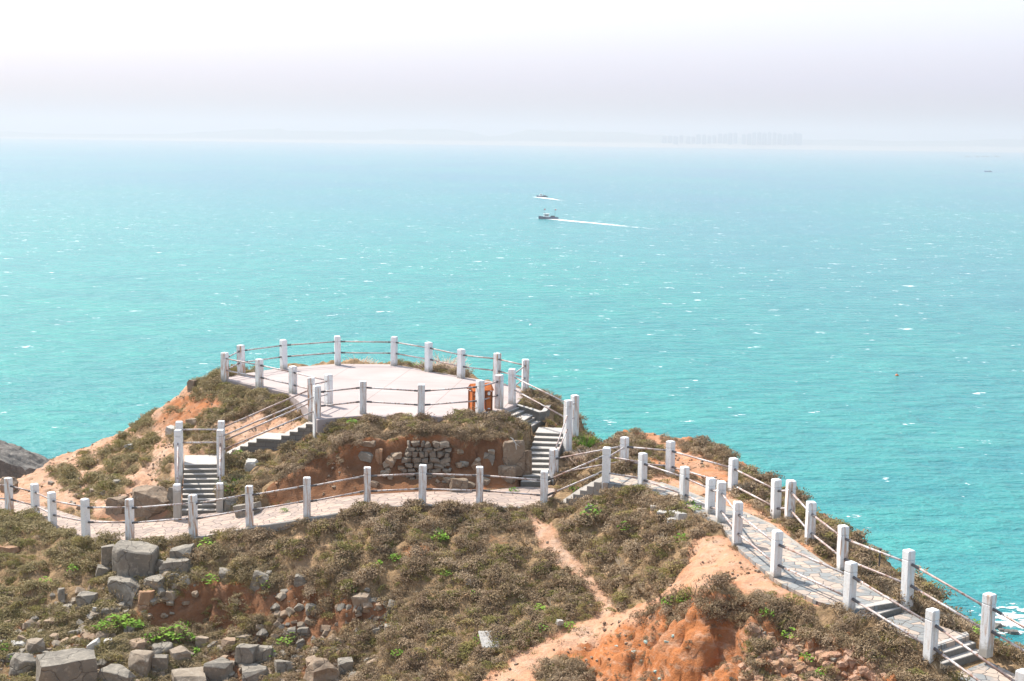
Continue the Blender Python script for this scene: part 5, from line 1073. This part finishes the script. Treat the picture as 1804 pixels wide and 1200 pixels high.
for poly, n_ in SCREE:
    R_ = [hit(a, b, HT)[:2] for a, b in poly]; xs = [q[0] for q in R_]; ys = [q[1] for q in R_]; X = rs.uniform(min(xs), max(xs), n_ * 3); Y = rs.uniform(min(ys), max(ys), n_ * 3); k = pip(R_, X, Y); X, Y = X[k][:n_], Y[k][:n_]
    pp.append(np.stack([X, Y, HT(X, Y) - .05], -1)); ps.append(.14 + .95 * rs.random(len(X)) ** 3.4)
P = np.concatenate(pp); scatter('scree', scr, P, np.concatenate(ps), normals(P) * 1.3, 'broken rubble stones littering the slope', seed=5)
# leafy weeds: each a thing
def weed_mesh(seed, n=46, rad=.2, ls=.055):
    rn = random.Random(seed); m = MB()
    for i in range(n):
        a = rn.uniform(0, 6.28); r_ = rad * math.sqrt(rn.random()); c = Vector((r_ * math.cos(a), r_ * math.sin(a), rn.uniform(.04, .2) * (1.2 - r_ / rad * .7)))
        u = Vector((rn.uniform(-1, 1), rn.uniform(-1, 1), rn.uniform(-.2, .5))).normalized() * ls * rn.uniform(.6, 1.2); v = u.cross(Vector((rn.uniform(-.4, .4), rn.uniform(-.4, .4), 1))).normalized() * ls * .45
        m.add([c - u, c + v, c + u, c - v], [(0, 1, 2, 3)])
        if i % 4 == 0: m.add([(0, 0, -.05), (.006, 0, -.05), tuple(c)], [(0, 1, 2)])
    me = m.mesh('leafy_weed'); me.materials.append(M['green']); return me
weeds = [weed_mesh(i) for i in range(5)]
WEED = [(1042, 912, 1.5), (1100, 938, 1.1), (1203, 958, 1.2), (775, 957, 1.2), (772, 945, .8), (365, 968, 1.3), (370, 1034, 1.2), (1113, 1168 - 90, 0), (1216, 895, .8), (1225, 903, .9), (950, 1080, .9), (200, 1108, 1.6), (218, 1104, 1.6), (236, 1112, 1.3), (180, 1112, 1.2),
        (290, 1132, 1.6), (312, 1127, 1.6), (265, 1132, 1.2), (330, 1136, 1.3), (320, 1110, 1.1), (128, 1010, .9), (470, 1038, .9), (695, 993, 1.0), (665, 1000, .8), (785, 1018, .8), (835, 1055, .8), (620, 1046, .8), (600, 1050, 0), (1180, 1068, 1.0), (1205, 1066, .9), (955, 1116, .9), (1395, 1130, 1.1), (1420, 1170, .8), (1450, 1195, .8),
        (420, 805, .9), (440, 820, .8), (400, 870, 1.0), (500, 905, .7), (340, 1158, 1.1), (480, 1160, .9), (1720, 1115, 1.2), (1732, 1122, 1.0), (1350, 1090, .8), (740, 645, 1.3), (750, 648, 1.3), (735, 650, 1.0), (80, 1030, .9), (30, 1170, 1.0), (8, 1150, .9), (700, 1160, .8), (500, 1140, 1.1), (515, 1132, .9), (845, 1135, .9), (1005, 1110, .8), (560, 768, .8), (620, 750, .9), (720, 740, .8), (1010, 868, .9), (905, 870, .8)]
for i, (a, b, s_c) in enumerate(WEED):
    if not s_c: continue
    q = hit(a, b, HT); o = bpy.data.objects.new('leafy_weed', weeds[i % 5]); COL.objects.link(o); o.location = (q[0], q[1], q[2] + .06); o.scale = (s_c,) * 3; o.rotation_euler.z = i * 1.3
    tag(o, 'small bright green leafy weed growing in the scrub', 'weed', 'bright green weeds')
def plant(name, px, py, mb, mat, label, cat, s=1.0, Y=None, zoff=0):
    q = hit(px, py, HT) if Y is None else atY(px, py, Y); me = mb.mesh(name); o = link(name, me, M[mat]); o.location = (q[0], q[1], q[2] + zoff); o.scale = (s,) * 3; return tag(o, label, cat)
plant('agave', 408, 858, blades(60, .16, .62, .03, 31, .9, .9, 4, .1), 'agave', 'spiky grey green plant right of the left lower stairs', 'plant')
plant('leafy_shrub', 424, 852, weed_mb if False else blades(90, .3, .3, .03, 32, .9, .5, 2, .3), 'green', 'fresh green grassy clump right of the spiky plant', 'plant')
def plume(px, py, Y, w_, h, n_, seed, label, z=None):
    c = at(px, py, 28.95); c[1] += .45; mb = MB(); rn = random.Random(seed)
    for i in range(n_):
        x = rn.gauss(0, w_ * .28); yy = rn.uniform(-.15, .35); L = h * rn.uniform(.5, 1.05) * (1 - abs(x) / w_ * .6); b_ = blades(9, .07, L, .034, rn.randint(1, 99999), .5, .5, 3, .5); mb.add([(v[0] + x, v[1] + yy, v[2] - .35) for v in b_.v], b_.f)
    me = mb.mesh('plume_grass'); o = link('plume_grass', me, M['straw']); o.location = c; return tag(o, label, 'grass')
plume(632, 641, 55.6, 1.2, .75, 60, 1, 'pale straw grass clump behind the far rim of the terrace')
plume(722, 648, 54.5, 1.3, .75, 60, 2, 'low pinkish straw grass on the far terrace rim by its right hand bend'.replace(' by its right hand bend', ', left of the tall plumes'))
plume(780, 659, 53.5, 1.5, 1.25, 120, 3, 'tall pinkish plume grass behind the terrace railing')
plume(1045, 800, 46, 1.1, .7, 70, 4, 'pale dry grass clump seaward of the right stairs')
bpy.data.objects['plume_grass.003'].location = Vector(hit(1038, 812, HT)) + Vector((0, 0, .2))
sh = blades(150, .42, .5, .03, 41, 1.0, .3, 2, .3); plant('green_shrub', 1030, 786, sh, 'green', 'rounded green shrub behind the right stair posts above the sea', 'shrub', .9)
plant('green_shrub', 1128, 820, blades(110, .3, .35, .02, 42, 1.0, .4, 2, .3), 'olive', 'small olive shrub at the left foot of the orange promontory', 'shrub')
# bleached root in the cliff
m = MB(); c = atY(903, 780, 42.5)
for a, b, r_ in (((0, 0, .12), (.1, -.06, -.02), .022), ((.1, -.06, -.02), (.12, -.05, -.2), .018), ((.1, -.06, -.02), (.22, -.04, -.1), .013), ((0, 0, .12), (-.08, .02, .17), .016)): m.tube([c[k] + a[k] for k in range(3)], [c[k] + b[k] for k in range(3)], r_, 6, r_ * .6)
tag(m.build('dead_root', M['palestone']), 'bleached dead root sticking out of the cliff beside the retaining wall', 'root')
c = hit(1548, 998, HT); m = MB(); m.tube((c[0], c[1], c[2] - .2), (c[0] + .02, c[1], c[2] + .42), .022, 8); m.box((c[0] + .02, c[1], c[2] + .42), (.06, .06, .03)); tag(m.build('metal_stake', M['socket']), 'thin dark metal stake on the cliff edge beyond the slate path', 'stake')

# ------------------------------------------------------------------ dark sea cliff at the far left
gx = np.linspace(-34, -16.2, 90); gy = np.linspace(60, 92, 110); X, Y = np.meshgrid(gx, gy)
edge_y = 66.5 + (fbm(X * .3, X * 0, 3, 5) - .5) * 4; topz = 22.5 - (X / Y + .36) * 27 - (Y - 66.5) * .147
rightd = np.clip((X + .318 * Y + .4 + (fbm(Y * .4, Y * 0, 3, 9) - .5) * 2) * 1.0, 0, 9)
Zc = topz - np.clip(edge_y - Y, 0, 5) * 7 - rightd * 2.2 - np.clip(Y - 77, 0, 10) * 3 + (fbm(X * .8, Y * 1.6, 5, 15) - .5) * 1.0 - .25 * np.abs(np.sin(Y * 1.3 + X * .5 + 2 * fbm(X * .4, Y * .4, 2, 3)))
Zc = np.maximum(Zc, -2); v = np.stack([X, Y, Zc], -1).reshape(-1, 3); nx = len(gx); f = [(j * nx + i, j * nx + i + 1, (j + 1) * nx + i + 1, (j + 1) * nx + i) for j in range(len(gy) - 1) for i in range(nx - 1)]
m = MB(); m.add(v.tolist(), f); tag(m.build('sea_cliff', M['seacliff']), 'dark rocky sea cliff with a lit top at the far left', kind='structure')

# ------------------------------------------------------------------ foam, boats, buoys, sea rocks
def foam_mat(name, thr, sx, sy):
    m = bpy.data.materials.new(name); m.use_nodes = True; n = m.node_tree; b = n.nodes['Principled BSDF']; b.inputs['Base Color'].default_value = (.82, .84, .84, 1); b.inputs['Roughness'].default_value = .9
    p = geo(n); uv = n.nodes.new('ShaderNodeAttribute'); uv.attribute_name = 'edge'
    a = math_n(n, 'ADD', noise(n, mapping(n, p, (sx, sy, 1)), 1.0, 6, .7), math_n(n, 'MULTIPLY', uv.outputs['Fac'], .35)); al = ramp(n, a, [(thr, g(0)), (thr + .07, g(1))]); n.links.new(al, b.inputs['Alpha']); return m
M['foam'] = foam_mat('sea_foam', .78, .6, 1.0); M['thinfoam'] = foam_mat('thin_foam', .90, .5, 1.2); M['wake'] = foam_mat('wake_foam', .63, .22, .7)
def foam_patch(name, pts_px, mat, label, z=.06):
    """ring of pixels -> sheet on the water, fading to its rim"""
    P = [at(a, b, z) for a, b in pts_px]; c = np.mean(P, axis=0); n = len(P); v = [tuple(c)]; fr = [1.0]
    for k, ed_ in ((.5, .8), (.8, .45), (1.0, -.2)):
        for p in P: q = c + (p - c) * k; v.append((q[0], q[1], z)); fr.append(ed_)
    f = [(0, 1 + i, 1 + (i + 1) % n) for i in range(n)]
    for r_ in range(2): f += [(1 + r_ * n + i, 1 + (r_ + 1) * n + i, 1 + (r_ + 1) * n + (i + 1) % n, 1 + r_ * n + (i + 1) % n) for i in range(n)]
    me = bpy.data.meshes.new(name); me.from_pydata(v, [], f); a = me.attributes.new('edge', 'FLOAT', 'POINT'); a.data.foreach_set('value', fr)
    return tag(link(name, me, M[mat]), label, kind='stuff')
foam_patch('surf_foam', [(1700, 1100), (1690, 1070), (1720, 1050), (1770, 1045), (1830, 1055), (1850, 1100), (1830, 1150), (1790, 1120), (1755, 1128), (1735, 1112)], 'foam', 'white surf breaking round the dark rocks at the lower right')
foam_patch('shore_foam', [(1020, 745), (1050, 725), (1100, 722), (1130, 735), (1110, 755), (1060, 765)], 'thinfoam', 'faint foam on the water behind the right stairs')
def wake(a, b, w0, w1, label):
    A_, B_ = at(*a, .08), at(*b, .08); d = (B_ - A_)[:2]; L = np.linalg.norm(d); d /= L; nn = np.array([-d[1], d[0]]); v = []; fr = []; n = 30
    for i in range(n):
        t = i / (n - 1); q = A_[:2] + d * L * t; ww = w0 + (w1 - w0) * t
        for s_, e_ in ((-1, -.1), (0, .9), (1, -.1)): v.append((*(q + nn * s_ * ww), .08)); fr.append(e_ * (1 - .35 * t) + .32 - .60 * t)
    me = bpy.data.meshes.new('boat_wake'); me.from_pydata(v, [], [(3 * i + k, 3 * i + k + 1, 3 * i + k + 4, 3 * i + k + 3) for i in range(n - 1) for k in (0, 1)]); at_ = me.attributes.new('edge', 'FLOAT', 'POINT'); at_.data.foreach_set('value', fr)
    return tag(link('boat_wake', me, M['wake']), label, kind='stuff')
wake((950, 384), (1160, 404), 3.0, 7.5, 'long white wake behind the nearer boat'); wake((944, 347), (996, 354), 3.5, 7, 'short white wake behind the farther boat')
M['hull'] = plain('dark_blue_hull', (.03, .06, .13), .5); M['cabin'] = plain('white_cabin', (.7, .7, .68), .5, .1); M['red'] = plain('red_flag', (.6, .07, .04), .8, .1); M['darkfig'] = plain('dark_gear', (.04, .05, .07), .8); M['bluehull'] = plain('blue_hull', (.05, .2, .42), .5); M['ribwhite'] = plain('white_hull_paint', (.75, .75, .74), .5, .08)
def hull_mesh(L, B, D, name='hull'):
    m = MB(); n = 12; v = []
    for i in range(n):
        t = i / (n - 1); x = (t - .5) * L; k = (1 - max(0, (.45 - t) / .45) ** 2.2) * (1 - .15 * max(0, t - .7) / .3); sh_ = D * (.75 + .5 * max(0, .4 - t) / .4)
        for yy, zz in ((-B / 2 * k, sh_), (-B / 2 * .75 * k, .1), (0, -.25), (B / 2 * .75 * k, .1), (B / 2 * k, sh_), (B / 2 * .85 * k, sh_ * .62), (-B / 2 * .85 * k, sh_ * .62)): v.append((x, yy, zz))
    f = [(7 * i + a, 7 * i + (a + 1) % 7, 7 * i + 7 + (a + 1) % 7, 7 * i + 7 + a) for i in range(n - 1) for a in range(7)] + [tuple(range(7)), tuple(range(7 * n - 1, 7 * n - 8, -1))]
    m.add(v, f); return m
def boat(px, py, L, label, hull='hull', cabin='cabin', flags=True, rz=0.0):
    c = at(px, py, 0); r_ = empty('fishing_boat', c, label, 'boat', rz=rz)
    hull_mesh(L, L * .3, L * .13).build('hull', M[hull], r_, world=False)
    if cabin:
        m = MB(); m.box((-L * .1, 0, L * .17), (L * .26, L * .2, L * .17), top=.92); cb_ = m.build('cabin', M[cabin], r_, bevel=.05, world=False)
        m = MB(); m.box((-L * .1, 0, L * .268), (L * .30, L * .23, L * .02)); m.build('cabin_roof', M[cabin], cb_, world=False)
        m = MB(); m.box((-L * .1, -L * .101, L * .20), (L * .18, L * .01, L * .05)); m.build('cabin_window', M['darkfig'], cb_, world=False)
    m = MB(); m.box((L * .22, 0, L * .13), (L * .2, L * .16, L * .08)); m.build('engine_box', M['darkfig'], r_, bevel=.04, world=False)
    if flags:
        for x_, h_ in ((-.22, .52), (.33, .50)):
            m = MB(); m.tube((L * x_, 0, L * .1), (L * x_, 0, L * h_), .05, 6); ms = m.build('mast', M['darkfig'], r_, world=False)
            m = MB(); m.box((L * (x_ + .035), 0, L * (h_ - .03)), (L * .07, .03, L * .05)); m.build('flag', M['red'], ms, world=False)
boat(966, 386, 9.5, 'fishing boat with two red flags trailing a long white wake, nearer the shore', rz=.12)
boat(955, 347.5, 7.5, 'small dark boat with a short wake beyond the flagged boat', 'hull', 'cabin', False, .1)
boat(1741, 303, 11, 'tiny blue boat far out at the right edge', 'bluehull', None, False)
def buoy(px, py, s, mat, label):
    c = at(px, py, 0); r_ = empty('buoy', c, label, 'buoy'); m = MB()
    n = 10; v = []; prof = [(0.0, -.3), (.45, -.2), (.5, .1), (.36, .38), (.1, .5), (0.0, .52)]
    for rr, zz in prof: v += [(rr * s * math.cos(2 * math.pi * i / n), rr * s * math.sin(2 * math.pi * i / n), zz * s) for i in range(n)]
    m.add(v, [(k * n + i, k * n + (i + 1) % n, (k + 1) * n + (i + 1) % n, (k + 1) * n + i) for k in range(len(prof) - 1) for i in range(n)]); m.build('float', M[mat], r_, smooth=True, world=False)
    m = MB(); m.tube((0, 0, s * .4), (0, 0, s * 1.1), s * .06, 6); m.build('marker_pole', M['darkfig'], r_, world=False)
buoy(935, 573, .6, 'ribwhite', 'white buoy floating above the terrace in the open water'); buoy(1580, 662, .6, 'orange', 'orange and white buoy floating off the slate path'.replace(' and white', ''))
for i, (px, py, wpx, hpx) in enumerate([(1757, 1106, 11, 10), (1766, 1112, 9, 7), (1775, 1114, 9, 7), (1785, 1116, 12, 8), (1750, 1112, 8, 5), (1768, 1104, 5, 5), (1794, 1117, 7, 4)]):
    c = at(px, py, 0); k = F / c[1]; me_ = rock_mesh((wpx / k * 1.5, wpx / k * 1.4, hpx / k * 1.6), 900 + i, .6, 1, .08); o = link('sea_rock', me_, M['seacliff']); o.location = (c[0], c[1], -.25)
    tag(o, 'dark wet rock awash in the surf at the lower right', 'rock', 'rocks in the surf')
for i, (px, wpx) in enumerate([(1704, 9), (1722, 7), (1736, 12), (1756, 9)]):
    c = at(px, 276.5, 0); k = F / c[1]; me_ = rock_mesh((wpx / k, 14, 3.4), 950 + i, .5, 1, .1); o = link('islet', me_, M['seacliff']); o.location = (c[0], c[1], -.6)
    tag(o, 'low dark islet on the far water at the right edge', 'islet', 'far islets')

# ------------------------------------------------------------------ far shore in the haze
def land(name, prof, D, depth, label, mat):
    m = MB(); xs = np.arange(prof[0][0], prof[-1][0] + 1, 6.0); ys = np.interp(xs, [p[0] for p in prof], [p[1] for p in prof]); v = []
    rows = [(0, 0), (.12, .35), (.35, .8), (.6, 1.0), (1.0, .2)]
    for x, y in zip(xs, ys):
        top = atY(x, y, D + depth * .6)[2]; bx = atY(x, y, D)[0]
        for t, k in rows:
            X_ = bx * (1 + t * depth / D); nz = (fbm(np.array([X_ * .004]), np.array([t * 7.0]), 4, 7)[0] - .5)
            v.append((X_, D + depth * t, max(-1, top * k * (1 + .35 * nz * (k > 0)) if t else -1)))
    n = len(rows); f = [(i * n + j, (i + 1) * n + j, (i + 1) * n + j + 1, i * n + j + 1) for i in range(len(xs) - 1) for j in range(n - 1)]; m.add(v, f)
    return tag(m.build(name, mat, smooth=True), label, kind='structure')
M['farland'] = plain('far_shore_ground', (.16, .17, .12), .95, .4, .004); M['farsand'] = plain('far_shore_sand', (.42, .36, .28), .95, .2, .01)
land('far_hills', [(-60, 232), (0, 231), (60, 233), (120, 235), (300, 237), (345, 234), (420, 231), (480, 227), (492, 225), (506, 230), (640, 230), (700, 229), (780, 227), (830, 233), (865, 241), (895, 238), (930, 229), (1000, 229), (1100, 231), (1140, 237), (1200, 241), (1410, 244), (1440, 247), (1500, 244), (1560, 249), (1700, 247), (1804, 244), (1870, 246)], 8200, 1500, 'low hills of the far shore fading in haze', M['farland'])
land('far_beach', [(-60, 240), (200, 243), (600, 246), (900, 249), (1200, 252), (1500, 257), (1870, 259)], 7900, 300, 'pale strip of far shore', M['farsand'])
M['tower'] = plain('far_tower_wall', (.20, .24, .30), .8, .2, .01); M['towerwin'] = plain('far_tower_windows', (.07, .09, .12), .5, .1, .01)
rn = random.Random(5); txs = [1170, 1180, 1190, 1200, 1212, 1221, 1230, 1240, 1249, 1258, 1268, 1277, 1286, 1295, 1310, 1319, 1328, 1337, 1346, 1355, 1364, 1373, 1382, 1391, 1400, 1408]
for i, x in enumerate(txs):
    D = 8050 + rn.uniform(-40, 60); b_ = atY(x, 254, D); ht = 55 + 28 * min(1, i / 16) + rn.uniform(-6, 6); wd = 22 + rn.uniform(-3, 4); r_ = empty('apartment_tower', (b_[0], D, 2), 'hazy grey apartment tower in the row on the far shore', 'tower', 'apartment towers on the far shore')
    m = MB(); m.box((0, 0, ht / 2), (wd, 18, ht)); m.box((0, 0, ht + 2), (wd * .4, 8, 4)); m.build('tower_block', M['tower'], r_, world=False)
    m = MB(); [m.box((u * wd * .25, -9.2, ht / 2), (wd * .16, .5, ht * .92)) for u in (-1, 1)]; m.build('window_band', M['towerwin'], r_, world=False)
